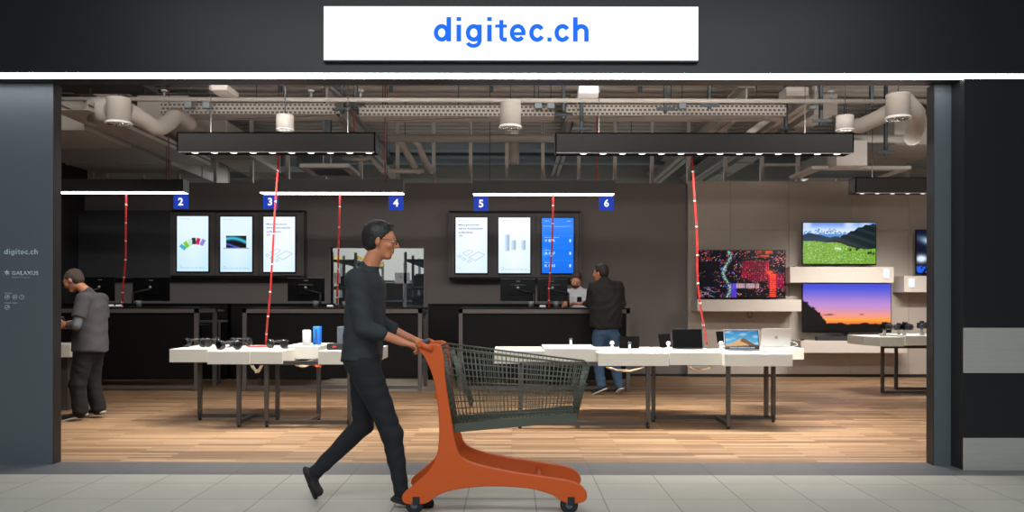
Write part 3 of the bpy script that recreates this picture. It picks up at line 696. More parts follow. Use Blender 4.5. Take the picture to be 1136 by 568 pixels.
def p_phones(u, v):
    im = poster_base(u, v, (190, 228, 250), (225, 243, 252)); asp = 61 / 34
    cols = [(60, 170, 200), (120, 200, 40), (190, 225, 200), (30, 45, 60), (200, 30, 80), (140, 130, 215)]
    pos = [(0.19, 0.44, 0.9), (0.30, 0.485, 0.65), (0.42, 0.525, 0.4), (0.54, 0.55, 0.1), (0.67, 0.545, -0.25), (0.82, 0.525, -0.5)]
    for c, (x, y, a) in zip(cols, pos):
        q = poly_mask(u, v, quad_rot(x, y, 0.062, 0.105, a, asp)); im = mix(im, rgb(*c) * np.ones(3), q)
    return im
def p_laptop(u, v):
    im = poster_base(u, v, (190, 228, 250), (225, 243, 252))
    q = poly_mask(u, v, [(0.17, 0.44), (0.83, 0.44), (0.83, 0.66), (0.17, 0.66)]); im = mix(im, rgb(8, 10, 16), q)
    w = np.exp(-((v - 0.52 - 0.09 * np.sin(3 * u + .5)) / 0.035) ** 2) * q; im = mix(im, rgb(60, 190, 220), w)
    w = np.exp(-((v - 0.47 - 0.05 * np.cos(4 * u)) / 0.02) ** 2) * q * (u < .6); im = mix(im, rgb(70, 90, 210), w)
    q = poly_mask(u, v, [(0.10, 0.42), (0.90, 0.42), (0.90, 0.437), (0.10, 0.437)]); im = mix(im, rgb(150, 165, 180), q)
    return im
def outline(u, v, pts, w):
    """distance to polygon edges"""
    d = np.full_like(u, 9.0); n = len(pts)
    for i in range(n):
        (x0, y0), (x1, y1) = pts[i], pts[(i + 1) % n]; dx, dy = x1 - x0, (y1 - y0) * 1.8
        t = np.clip(((u - x0) * dx + (v - y0) * 1.8 * dy) / (dx * dx + dy * dy), 0, 1)
        d = np.minimum(d, np.hypot(u - x0 - t * dx, (v - y0) * 1.8 - t * dy))
    return np.exp(-(d / w) ** 2)
def p_foil(u, v):
    im = poster_base(u, v, (214, 240, 253), (243, 249, 255))
    im = mix(im, rgb(165, 190, 215), 0.9 * outline(u, v, [(0.42, 0.28), (0.62, 0.22), (0.92, 0.33), (0.72, 0.38)], 0.012))
    im = mix(im, rgb(175, 200, 220), 0.8 * outline(u, v, [(0.22, 0.36), (0.35, 0.31), (0.55, 0.39), (0.45, 0.42)], 0.012))
    for x, y in ((0.12, 0.30), (0.25, 0.25), (0.42, 0.21)):
        im = mix(im, rgb(170, 200, 225), 0.8 * outline(u, v, [(x - .05, y), (x, y - .025), (x + .07, y), (x, y + .025)], 0.014))
    return im
def p_bottles(u, v):
    im = poster_base(u, v, (216, 240, 253), (244, 249, 255))
    for x, y0, y1 in ((0.27, 0.40, 0.69), (0.47, 0.42, 0.59), (0.78, 0.42, 0.59)):
        q = ((np.abs(u - x) < 0.075) & (v > y0) & (v < y1)).astype(float)
        im = mix(im, rgb(150, 185, 215), q * (0.25 + 0.75 * sm(-0.075, 0.075, u - x)))
    return im
def p_blue(u, v):
    im = mix(rgb(10, 110, 235), rgb(22, 128, 250), v) * np.ones(3)
    w = np.exp(-((v - 0.845 - 0.06 * (u - .5) ** 2) / 0.008) ** 2) * sm(0, .1, u) * sm(1, .8, u); im = mix(im, rgb(120, 190, 255), w * .8)
    for y in (0.68, 0.455, 0.23):
        w = np.exp(-((v - y) / 0.004) ** 2) * 0.35; im = mix(im, rgb(120, 190, 255), w)
    w = np.exp(-(((u - .1) / .12) ** 2 + ((v - .36) / .07) ** 2)) * .5; im = mix(im, rgb(110, 190, 255), w)
    return im
M_scrframe = mat('dark_screen_surround', (92, 89, 89), 0.6)
M_tgrey = emat('text_grey_blue', (90, 120, 160), 0.9); M_tred = emat('text_red', (205, 60, 80), 0.9); M_twhite = emat('text_white', (215, 232, 250), 1.0); M_tdark = emat('text_dark_blue', (50, 110, 180), 0.9)
Ys = 14.05
def display_wall(label_wall, px0, px1, py0, py1, cuts, screens):
    t = thing('screen_surround', label_wall, 'screen surround', at((px0 + px1) / 2, py1, Ys + .1))
    mb = MB(); x0, x1, z0, z1_ = ax(px0, Ys), ax(px1, Ys), az(py1, Ys), az(py0, Ys)
    e = [px0] + cuts + [px1]
    for a, b in zip(e[:-1], e[1:]): mb.box(ax(a, Ys) + 0.004, ax(b, Ys) - 0.004, Ys, Ys + 0.05, z0 + 0.01, z1_ - 0.01)
    mb.box(x0, x1, Ys + 0.03, 14.269, z0, z1_)
    mb.box(x0 - 0.03, x0, Ys - 0.015, 14.269, z0 - 0.03, z1_ + 0.03); mb.box(x1, x1 + 0.03, Ys - 0.015, 14.269, z0 - 0.03, z1_ + 0.03)
    mb.build('surround_panels', M_scrframe, t)
    mb = MB(); mb.box(x0 - 0.03, x1 + 0.03, Ys - 0.015, 14.269, z1_, z1_ + 0.03); mb.box(x0 - 0.03, x1 + 0.03, Ys - 0.015, 14.269, z0 - 0.03, z0); mb.build('black_edge', M_black, t)
    for (lab, a, b, c, d_, fn, words) in screens:
        s = thing('portrait_screen', lab, 'screen', at((a + b) / 2, d_, Ys - .02))
        xx0, xx1, zz0, zz1 = ax(a, Ys), ax(b, Ys), az(d_, Ys), az(c, Ys)
        MB().box(xx0 - 0.018, xx1 + 0.018, Ys - 0.022, Ys - 0.0005, zz0 - 0.022, zz1 + 0.018, 0.003).build('bezel', M_gloss_b, s)
        picture('display', xx0, xx1, Ys - 0.024, zz0, zz1, 60, 110, fn, s, 0.98)
        W = xx1 - xx0; Hh = zz1 - zz0
        for (tx, u0, v0, w_, h_, mm) in words:
            text('screen_text', tx, mm, s, x=xx0 + u0 * W, y=Ys - 0.0245, z=zz0 + v0 * Hh, w=w_ * W, h=h_ * Hh, extr=0.0008, bold=0.01)
foil_words = lambda: [('Shop Services', .09, .945, .24, .013, M_tgrey), ('Massgeschnei-', .09, .845, .67, .036, M_tdark), ('derte Schutzfolie', .09, .785, .77, .034, M_tdark), ('aufkleben', .09, .715, .46, .034, M_tdark), ('29.-', .09, .655, .18, .032, M_tred)]
low_words = lambda c=M_tred: [('Shop Services', .09, .945, .32, .013, M_tgrey), ('Neu', .09, .095, .08, .012, c), ('Jetzt bei uns im Shop', .09, .055, .8, .018, M_tgrey)]
display_wall('long dark surround panel holding three portrait screens over the left counters', 191, 335, 235.5, 306.5, [239, 287], [
    ('portrait screen showing a fan of six coloured phones', 197, 231.5, 240.5, 301.5, p_phones, low_words()),
    ('portrait screen showing an open laptop with dark display', 245, 280, 241, 302, p_laptop, low_words()),
    ('portrait screen with blue text and line-drawn tablets, beside the laptop one', 292.7, 327.5, 241, 302, p_foil, foil_words())])
display_wall('dark surround panel holding three portrait screens over the right counter', 500, 642.5, 236, 308, [546, 594.5], [
    ('portrait screen with grey text and line-drawn tablets, at the left of the right-hand trio', 505.5, 540.5, 241.5, 303, p_foil, foil_words()),
    ('portrait screen showing three pale bottles standing in a row', 553, 588, 241.5, 303, p_bottles, low_words()),
    ('portrait screen all bright blue with white queue numbers', 601, 636, 242, 303, p_blue, [('Shop', .09, .94, .16, .013, M_twhite), ('Zeit', .8, .94, .1, .013, M_twhite), ('Deine Bestellung', .09, .64, .45, .016, M_twhite), ('V 88A', .09, .565, .33, .05, M_twhite), ('1', .87, .565, .05, .05, M_twhite), ('Abholung', .09, .41, .2, .016, M_twhite), ('A 087', .09, .335, .33, .05, M_twhite), ('1', .87, .335, .05, .05, M_twhite), ('Service', .09, .185, .25, .016, M_twhite), ('K 010', .09, .11, .33, .05, M_twhite), ('1', .87, .11, .05, .05, M_twhite)])])
# dark wall lining left of the first surround
m = MB(); x0, x1 = -7.515, ax(189.5, Ys); m.box(x0, x1, Ys + 0.01, 14.269, az(309, Ys), az(234, Ys)); o = m.build('wall_lining', mat('black_blue_lining', (56, 57, 62), 0.6)); tag(o, 'flat near-black wall lining left of the coloured phones screen', 'wall panel')

# storeroom seen through the doorway
def rack(label, x, y0, y1, bays, yellow=True):
    t = thing('storage_rack', label, 'storage rack', (x, (y0 + y1) / 2, 0))
    ys = np.linspace(y0, y1, bays + 1)
    for yy in ys:
        for dx in (-0.22, 0.22):
            MB().box(x + dx - 0.025, x + dx + 0.025, yy - 0.025, yy + 0.025, 0, 2.22).build('upright', M_galv, t)
    for z in (0.25, 0.75, 1.2, 1.55, 2.05):
        MB().box(x - 0.22, x + 0.22, y0 - .02, y1 + .02, z, z + 0.04).build('shelf_board', M_galvd, t)
    if yellow:
        for z in (1.53, 2.1):
            for dx in (-0.255, 0.245): MB().box(x + dx, x + dx + 0.012, y0, y1, z, z + 0.06).build('beam', M_yellow, t)
    return t
rack('grey metal rack with yellow beams seen through the doorway at its left', -3.15, 15.2, 18.4, 3)
rack('grey metal rack seen through the doorway at its right side', -1.75, 15.0, 18.4, 3, False)
rb = thing('storage_rack', 'grey metal rack standing across the far end of the storeroom aisle', 'storage rack', (-2.5, 18.6, 0))
for x in np.linspace(-3.9, -1.0, 5): MB().box(x - 0.03, x + 0.03, 18.5, 18.56, 0, 2.2).build('upright', M_galv, rb)
for z in (0.3, 0.8, 1.3, 1.75): MB().box(-3.9, -1.0, 18.5, 18.95, z, z + 0.04).build('shelf_board', M_galvd, rb)
CN = ['black', 'grey', 'blue', 'brown-grey', 'tan', 'near-black']
cols = [(40, 42, 48), (90, 92, 96), (30, 80, 140), (60, 55, 60), (140, 100, 90), (25, 28, 32)]
k = 0
for x in (-3.15, -1.75):
    for (z, zz, sh) in ((1.24, 0.22, 'middle'), (1.59, 0.3, 'upper')):
        for qi, yy in enumerate(np.arange(15.3, 18.2, 0.55)):
            w = random.uniform(.10, .16); h = random.uniform(.12, zz); dd = random.uniform(.12, .2)
            c = cols[k % 6]; k += 1
            mb = MB(); mb.box(x - w, x + w, yy, yy + dd * 2, z + .002, z + h, 0.008); mb.box(x - w * .25, x + w * .25, yy - .001, yy + dd * 2 + .001, z + h - .002, z + h + 0.002)
            tag(mb.build('stock_box', mat('stock_box_%d' % (k % 6), c, 0.6)), CN[(k - 1) % 6] + ' stock box on the ' + sh + ' shelf of the ' + ('left' if x < -2.5 else 'right') + ' doorway rack, ' + ORD[qi] + ' from the front', 'box', 'boxes on the storeroom racks')
sheet = thing('paper_sheet', 'white paper sheet with capital letters hanging on the right rack', 'paper', at(445, 315, 14.9))
MB().box(ax(437, 14.9), ax(454, 14.9), 14.975, 14.978, az(314.5, 14.9), az(302.5, 14.9)).build('sheet', mat('paper', (215, 215, 225), 0.8), sheet)
text('lettering', 'A, H', M_blackm, sheet, cx=ax(446, 14.9), y=14.975, z=az(309, 14.9), h=3 * 14.9 / F, extr=0.001)
sheet = thing('paper_sheet', 'white paper sheet hanging on the left rack, half behind the door edge', 'paper', at(371, 315, 15.0))
MB().box(ax(366, 15.0), ax(375.5, 15.0), 15.175, 15.178, az(314.5, 15.0), az(302.5, 15.0)).build('sheet', MATS['paper'], sheet)
text('lettering', 'C', M_blackm, sheet, cx=ax(371, 15), y=15.175, z=az(309, 15), h=3 * 15 / F, extr=0.001)

# ================================================================== COUNTERS
def counter(label, pxa, pxb, Y=11.8, Yb=12.58):
    x0, x1 = ax(pxa, Y), ax(pxb, Y); zt = 1.195; w = 0.055
    t = thing('service_counter', label, 'counter', ((x0 + x1) / 2, Y, 0))
    MB().box(x0 - 0.005, x1 + 0.005, Y - 0.005, Yb + 0.03, zt, zt + 0.02, 0.002).build('worktop', M_black, t)
    mb = MB(); mb.box(x0, x1, Y, Y + w, zt - 0.06, zt); mb.box(x0, x1, Yb - w, Yb, zt - 0.06, zt); mb.box(x0, x0 + w, Y, Yb, zt - 0.06, zt); mb.box(x1 - w, x1, Y, Yb, zt - 0.06, zt)
    mb.build('top_frame', M_frame, t)
    for xx in (x0, x1 - w):
        for yy in (Y, Yb - w): MB().box(xx, xx + w, yy, yy + w, 0, zt - 0.06).build('leg', M_frame, t)
    MB().box(x0 + w, x1 - w, Y + 0.04, Y + 0.06, 0.18, zt - 0.06).build('front_panel', M_black, t)
    MB().box(x0 + w * .5, x1 - w * .5, Y + 0.02, Y + 0.05, 0.03, 0.075).build('foot_rail', M_frame, t)
    MB().box(x0 + 0.06, x1 - 0.06, Y + 0.3, Yb - 0.04, 0.60, 0.95).build('drawer_unit', M_black, t)
    return t
counter('black service counter in grey frame at left, behind the man with phone', 8, 219.5)
counter('black service counter in grey frame below the storeroom doorway', 269, 468)
counter('black service counter in grey frame where the two men talk', 509, 699)
def cabinet(label, pxa, pxb, Y=13.55, py=337):
    x0, x1 = ax(pxa, Y), ax(pxb, Y); zt = az(py, Y)
    t = thing('back_cabinet', label, 'cabinet', ((x0 + x1) / 2, Y, 0))
    MB().box(x0, x1, Y + 0.02, 14.02, 0.0, zt - 0.02).build('cabinet_body', M_black, t)
    MB().box(x0 - 0.005, x1 + 0.005, Y, 14.03, zt - 0.02, zt).build('cabinet_top', M_black, t)
    n = max(1, int((x1 - x0) / 0.8)); w = (x1 - x0) / n
    for k in range(n):
        d = MB().box(x0 + k * w + 0.004, x0 + (k + 1) * w - 0.004, Y + 0.003, Y + 0.02, 0.08, zt - 0.06).build('door', M_black, t)
        MB().box(x0 + (k + .8) * w, x0 + (k + .9) * w, Y - 0.006, Y + 0.003, zt - 0.12, zt - 0.105).build('handle', M_frame, d)
cabinet('low black cabinet row along the wall behind the left counters', 70, 252)
cabinet('low black cabinet row under the screens left of the doorway', 256, 365)
cabinet('low black cabinet row along the wall behind the right counter', 475, 690)
# open shelf frame at the end of the left cabinets
t = thing('shelf_stand', 'small dark open frame between the two left counters', 'stand', at(235, 420, 12.9))
for px in (220, 238, 243):
    x = ax(px, 12.9); MB().box(x - .012, x + .012, 12.9, 12.93, 0, az(346 if px < 243 else 357, 12.9)).build('leg', M_frame, t)
MB().box(ax(219.5, 12.9), ax(238.6, 12.9), 12.88, 13.3, az(346, 12.9), az(344.5, 12.9)).build('shelf', M_frame, t)
MB().box(ax(219.5, 12.9), ax(243.6, 12.9), 12.88, 13.3, az(358, 12.9), az(356, 12.9)).build('shelf', M_frame, t)

# monitors (seen from behind)
def monitor(label, px0, px1, py0, py1, Y=12.42, arm=1):
    x0, x1, z0, z1_ = ax(px0, Y), ax(px1, Y), az(py1, Y), az(py0, Y); xc = (x0 + x1) / 2; zt = 1.2155
    t = thing('computer_monitor', label, 'monitor', (xc, Y, zt))
    mb = MB(); mb.box(x0, x1, Y, Y + 0.02, z0, z1_, 0.004); mb.box(xc - .12, xc + .12, Y - 0.03, Y + 0.002, (z0 + z1_) / 2 - .08, (z0 + z1_) / 2 + .08, 0.01); mb.build('monitor_shell', M_gloss_b, t)
    MB().box(x0 + .01, x1 - .01, Y + 0.02, Y + 0.022, z0 + .01, z1_ - .01).build('screen', emat('desk_screen', (120, 130, 140), 0.25), t)
    xa = xc + 0.24 * arm
    MB().tube([(xa, Y - 0.09, zt), (xa, Y - 0.09, z0 + 0.12)], 0.016, 10).build('stand_pole', M_rubber, t)
    MB().tube([(xa, Y - 0.09, z0 + 0.12), (xc, Y - 0.05, (z0 + z1_) / 2)], 0.014, 8).build('stand_arm', M_rubber, t)
    MB().lathe(xa, Y - 0.09, [(0.07, zt), (0.07, zt + 0.008), (0.02, zt + 0.012)], 20).build('stand_base', M_rubber, t)
    mb = MB(); mb.lathe(xc, 0, [(0.022, Y - 0.030), (0.022, Y - 0.034), (0.010, Y - 0.036)], 16, 'Y', cz=(z0 + z1_) / 2 + 0.03); mb.box(xc - .03, xc + .03, Y - .006, Y - .0005, z1_ - 0.045, z1_ - 0.037); mb.build('badge', mat('pewter_badge', (150, 150, 150), .4, .4), t)
    return t
monitor('leftmost black monitor, half hidden behind the man with phone', 95, 127, 308, 334.5, arm=-1)
monitor('black monitor on arm beside the red cable on the left counter', 147, 188, 308.5, 334.5, arm=-1)
monitor('black monitor on the middle counter, left of the storeroom doorway', 319, 360, 308.5, 334.5)
monitor('black monitor under the bottles screen on the right counter', 555, 594, 309, 334)
monitor('black monitor under the blue screen, next to the man in white', 596, 629.5, 309, 334)
# small items on counters
def cup(label, px, Y=12.1, ptop=334):
    x = ax(px, Y); z = 1.2155; zt = az(ptop, Y) ; zt = max(zt, z + .09)
    mb = MB(); mb.lathe(x, Y, [(0.035, z), (0.045, zt), (0.042, zt), (0.033, z + 0.006), (0.005, z + 0.005)], 20)
    tag(mb.build('cup', mat('smoky_cup', (105, 108, 110), 0.3)), label, 'cup')
cup('grey cup on the left counter just right of the red cable', 154)
cup('grey cup on the middle counter below the black monitor', 350)
cup('grey cup on the right counter left of the payment terminal', 589)
cup('grey cup on the right counter next to the man in white', 617)
cup('grey cup on the middle counter right of the red cable', 383, ptop=335)
def terminal(label, px, Y=12.05, m=None):
    x = ax(px, Y); z = 1.2155
    t = thing('payment_terminal', label, 'payment terminal', (x, Y, z))
    rot = Matrix.Translation((x, Y, z)) @ Matrix.Rotation(-0.6, 4, 'X')
    MB().box(-0.045, 0.045, -.02, .16, 0, .035, 0.006, rot).build('terminal_body', M_plastic_w, t)
    MB().box(-0.032, 0.032, .07, .14, .0352, .038, 0, rot).build('terminal_screen', M_gloss_b, t)
    mb = MB(); mb.box(x - .03, x + .03, Y + 0.0, Y + .1, z, z + 0.02); mb.build('dock', M_dark_pl, t)
terminal('white payment terminal beside the man with phone on the left counter', 123)
terminal('second white terminal on the left counter, just left of the red cable', 131.5)
terminal('white payment terminal left of the red cable on the middle counter', 366)
terminal('white payment terminal between the cups on the right counter', 602)

# ================================================================== DISPLAY TABLES
def hit(px, py, z, ):
    Y = (H - z) * F / (py - HY); return Vector(((px - CX) * Y / F, Y, z))
def block(px0, px1, pyt, pyb, Yf, Yb, parent, m=M_white):
    zt, zb = az(pyt, Yf), az(pyb, Yf)
    return MB().box(ax(px0, Yf), ax(px1, Yf), Yf, Yb, zb, zt, 0.003).build('table_block', m, parent)
def bar(parent, name, p, q, w=0.02, m=None):
    p, q = Vector(p), Vector(q); d = (q - p).normalized()
    mb = MB(); L_ = (q - p).length
    mb.box(-w, w, -w, w, 0, L_)
    rot = d.to_track_quat('Z', 'Y').to_matrix().to_4x4()
    mb.build(name, m or M_leg, parent, Matrix.Translation(p) @ rot)
tb = thing('display_table', 'left white display table built of offset blocks on dark frames', 'display table', (-2.6, 8.8, 0))
blocks = [(188, 230, 387.8, 402.4, 8.55, 9.5), (230, 277, 390.3, 404.6, 8.34, 9.55), (277, 313, 390.3, 404.2, 8.36, 9.45), (313, 353.5, 384.5, 398.6, 8.85, 9.6), (353, 412, 390, 404.6, 8.38, 9.5)]
for b in blocks: block(*b, tb)
for b in ((238, 330, 380, 392, 9.451, 9.75), (360, 440, 383, 396, 9.501, 9.8)): pass
ZT = 0.665
def frame_a(parent, pxs_front, Yf, px_cross, Yr, ztop=ZT):
    """front rail with two legs, a cross rail back to a third leg"""
    xa, xb = ax(pxs_front[0], Yf), ax(pxs_front[1], Yf); xc = ax(px_cross, Yr)
    for x in (xa, xb): bar(parent, 'leg', (x, Yf, 0.022), (x, Yf, ztop))
    bar(parent, 'leg', (xc, Yr, 0.022), (xc, Yr, ztop))
    bar(parent, 'foot_rail', (xa, Yf, 0.05), (xb, Yf, 0.05)); bar(parent, 'foot_rail', (xc, Yf, 0.05), (xc, Yr, 0.05))
    bar(parent, 'top_rail', (xa, Yf, ztop), (xb, Yf, ztop)); bar(parent, 'top_rail', (xc, Yf, ztop), (xc, Yr, ztop))
    for (x, y) in ((xa, Yf), (xb, Yf), (xc, Yr)): MB().lathe(x, y, [(0.016, 0.0), (0.018, 0.004), (0.018, 0.03)], 10).build('glide', M_rubber, parent)
frame_a(tb, (296, 388), 8.42, 353.7, 8.9)
frame_a(tb, (222, 308), 8.9, 248 + (248 - 568) * (8.42 / 8.9 - 1), 8.42)
tr = thing('display_table', 'right white display table built of offset blocks under the longest luminaire', 'display table', (1.4, 8.8, 0))
blocks = [(548, 604, 389.3, 403.5, 8.45, 9.3), (604, 664, 386.8, 401, 8.58, 9.45), (664, 742.5, 391.8, 405.8, 8.30, 9.5), (743, 804, 391.2, 404.8, 8.36, 9.45), (804, 879.5, 392.5, 406, 8.25, 9.2), (838, 892, 386, 398.6, 9.22, 9.8)]
for b in blocks: block(*b, tr)
frame_a(tr, (577, 719), 8.36, 638, 8.85)
frame_a(tr, (725, 858), 8.8, 808, 8.33)
x_ = ax(850, 8.8); bar(tr, 'leg', (x_, 8.8, 0.05), (x_, 8.8, ZT))
t3 = thing('display_table', 'small white display table with cameras in front of the television wall', 'display table', (5.6, 11.5, 0))
mb = MB(); zt3, zb3 = az(372.5, 11.3), az(383.5, 11.3)
z_t = az(373.5, 11.3); pts = [(ax(963, 11.4), 11.55), (ax(978, 11.2), 11.25), (ax(1005, 11.2), 11.25), (ax(1005, 11.2), 12.1), (ax(963, 11.4), 12.1)]
a_ = [mb.bm.verts.new((p[0], p[1], zb3)) for p in pts]; b_ = [mb.bm.verts.new((p[0], p[1], z_t)) for p in pts]
mb.bm.faces.new(list(reversed(a_))); mb.bm.faces.new(b_)
for i in range(5): mb.bm.faces.new((a_[i], a_[(i + 1) % 5], b_[(i + 1) % 5], b_[i]))
mb.build('table_block', M_white, t3)
block(1005, 1060, 372.0, 382, 11.35, 12.2, t3)
fx = [ax(979, 11.5), ax(996, 11.9)]
bar(t3, 'leg', (fx[0], 11.5, 0.02), (fx[0], 11.5, zb3)); bar(t3, 'leg', (fx[1], 11.95, 0.02), (fx[1], 11.95, zb3))
bar(t3, 'foot_rail', (fx[0], 11.5, 0.03), (6.4, 11.5, 0.03)); bar(t3, 'foot_rail', (fx[1], 11.95, 0.03), (6.4, 11.95, 0.03)); bar(t3, 'top_rail', (fx[0], 11.5, zb3 - .02), (6.4, 11.5, zb3 - .02)); bar(t3, 'foot_rail', (6.4, 11.5, 0.03), (6.4, 11.95, 0.03))
bar(t3, 'leg', (6.4, 11.5, 0.02), (6.4, 11.5, zb3)); bar(t3, 'leg', (6.4, 11.95, 0.02), (6.4, 11.95, zb3))
# cable bundles under the tables
def bundle(label, px0, px1, py, Y, drop, n=5, m=M_beige_wire):
    t = thing('cable_bundle', label, 'cables', at((px0 + px1) / 2, py + drop, Y))
    for k in range(n):
        pts = []; ph = random.random() * 6
        a = px0 + random.uniform(0, 3); b = px1 - random.uniform(0, 3)
        for u in np.linspace(0, 1, 14):
            pts.append(at(a + (b - a) * u, py + drop * math.sin(PI * u) * random.uniform(.6, 1) + 0.6 * math.sin(u * 9 + ph), Y + 0.05 * math.sin(u * 5 + ph)))
        pts[0] = at(a, py - .5, Y); pts[-1] = at(b, py - .5, Y)
        P, R = flex(pts, 0.003, 40, 0); MB().tube(P, 0.0062, 5).build('wire', m, t)
bundle('tangled beige cables looping down under the left table', 278, 292, 406, 8.4, 8, 8)
bundle('thin beige cables sagging under the raised block of the left table', 316, 356, 401, 8.80, 6, 5)
bundle('orange cables sagging near the right end of the left table', 344, 362, 402, 8.6, 6, 4, mat('orange_wire', (220, 100, 50), .5))
bundle('beige cables sagging under the middle of the right table', 672, 715, 407.5, 8.32, 4.5, 6)
bundle('beige cables hanging under the right table beside its middle leg', 763, 790, 407, 8.40, 4, 6)

# ------------------------------------------------------------------ headphones on the left table
def headphones():
    t = thing('headphones', '', 'headphones', (0, 0, 0))
    for sx in (-1, 1):
        c = MB().lathe(0, 0, [(0.025, -0.018), (0.038, -0.012), (0.040, 0.010), (0.030, 0.020)], 18, 'Y', cz=0).build('ear_cup', M_gloss_b)
        c.data.transform(Matrix.Translation((sx * 0.075, 0, 0.041)) @ Matrix.Rotation(0.5 * sx, 4, 'Z')); c.parent = t
        p = MB().lathe(0, 0, [(0.036, 0.018), (0.037, 0.030), (0.022, 0.034)], 18, 'Y', cz=0).build('ear_pad', M_dark_pl)
        p.data.transform(Matrix.Translation((sx * 0.075, 0, 0.041)) @ Matrix.Rotation(0.5 * sx, 4, 'Z')); p.parent = c
    pts = [(0.075 * math.cos(a), 0.012 + 0.12 * math.sin(a), 0.05 + 0.012 * math.sin(a)) for a in np.linspace(0, PI, 15)]
    b = MB().tube(pts, 0.010, 8).build('headband', M_dark_pl); b.parent = t
    return t
def topz(px, Y):  # top of the left table's blocks
    for (a, b, pt, pb, Yf, Yb) in [(188, 230, 387.8, 402.4, 8.55, 9.5), (230, 277, 390.3, 404.6, 8.34, 9.55), (277, 313, 390.3, 404.2, 8.36, 9.45), (313, 353.5, 384.5, 398.6, 8.85, 9.6), (353, 412, 390, 404.6, 8.38, 9.5)]:
        if ax(a, Yf) <= ax(px, Y) <= ax(b, Yf): return az(pt, Yf)
    return 0.8
hp = headphones(); first = True
for px, Y, rz, lab in ((216, 8.85, 0.1, 'black headphones at the left end of the left table'), (237, 8.98, 1.3, 'black headphones second from the left end of the left table'), (254, 8.56, 0.15, 'black headphones nearest the front edge of the left table'), (267, 9.25, 0.5, 'black headphones lying farthest back, on the left table'), (307, 8.85, -0.3, 'black headphones right of the red cable on the left table')):
    o = hp if first else copy_tree(hp); first = False
    o.location = (ax(px, Y), Y, topz(px, Y)); o.rotation_euler = (0, 0, rz); o.scale = (1.2, 1.2, 1.3); o['label'] = lab; o['group'] = 'headphones on the left display table'
# red tray / coiled red cable on left table
mb = MB(); pts = []
zc = topz(290, 9.2) + 0.006
for k in range(90):
    a = k * 0.35; rr = 0.05 + 0.0011 * k; pts.append((ax(289, 9.2) + rr * math.cos(a), 9.2 + rr * math.sin(a) * .7, zc))
mb.tube(pts, 0.006, 6); tag(mb.build('coiled_cable', M_red), 'flat coil of red cable lying on the left table', 'cable')
# cylinder speakers
def cyl_speaker(label, px, pyt, pyb, rpx, Y, m, rings=True):
    zt = az(pyt, Y); x = ax(px, Y); r = rpx * Y / F; zb = topz(px, Y)
    t = thing('cylinder_speaker', label, 'speaker', (x, Y, zb))
    MB().lathe(x, Y, [(r * .93, zb), (r, zb + 0.006), (r, zt - 0.008), (r * .93, zt)], 28).build('fabric_body', m, t)
    MB().lathe(x, Y, [(r * .8, zt), (r * .8, zt + 0.003), (r * .6, zt + 0.003)], 24).build('top_cap', M_grey_pl if m is not M_plastic_w else M_silver, t)
    if rings: MB().lathe(x, Y, [(r * 1.012, zb + (zt - zb) * .45), (r * 1.012, zb + (zt - zb) * .47)], 28).build('seam_ring', M_silver, t)
    else: MB().box(x - .006, x + .006, Y - r - .003, Y - r + .01, zb + .05, zt - .03, .002).build('button_strip', M_dark_pl, t)
cyl_speaker('small white cylinder speaker on the left table', 340.5, 366.5, 383, 4.7, 9.1, M_plastic_w)
cyl_speaker('bright blue cylinder speaker on the left table', 352, 362.5, 382, 4.8, 9.2, M_blue, False)
# tall slate speaker and radio
Y = 9.2; zb = topz(376, Y)
t = thing('box_speaker', 'slate grey upright speaker behind the small black radio', 'speaker', (ax(382, Y), Y, zb))
MB().box(ax(374, Y), ax(391, Y), Y, Y + .12, zb, az(362.5, Y), .008).build('speaker_body', M_grey_pl, t); MB().box(ax(375.5, Y), ax(389.5, Y), Y - .004, Y, zb + .01, az(364.5, Y), .002).build('grille', mat('slate_grille', (60, 70, 80), .8), t)
Y = 8.6; zb = topz(370, Y); t = thing('table_radio', 'small black radio with red light and antenna on the left table', 'radio', (ax(371, Y), Y, zb))
MB().box(ax(362.5, Y), ax(380.5, Y), Y, Y + .12, zb + .004, zb + 0.068, .008).build('radio_body', M_dark_pl, t); MB().box(ax(369, Y), ax(373, Y), Y - .003, Y, zb + .028, zb + .044).build('display', emat('radio_red', (235, 50, 30), 1.2), t)
MB().tube([(ax(381.5, Y), Y + .06, zb), (ax(381.5, Y), Y + .06, zb + 0.15)], 0.009, 8).build('antenna', M_chrome, t)
for sx in (-1, 1): MB().box(ax(371.5, Y) + sx * .06 - .015, ax(371.5, Y) + sx * .06 + .015, Y + .02, Y + .1, zb, zb + .004).build('foot', M_rubber, t)

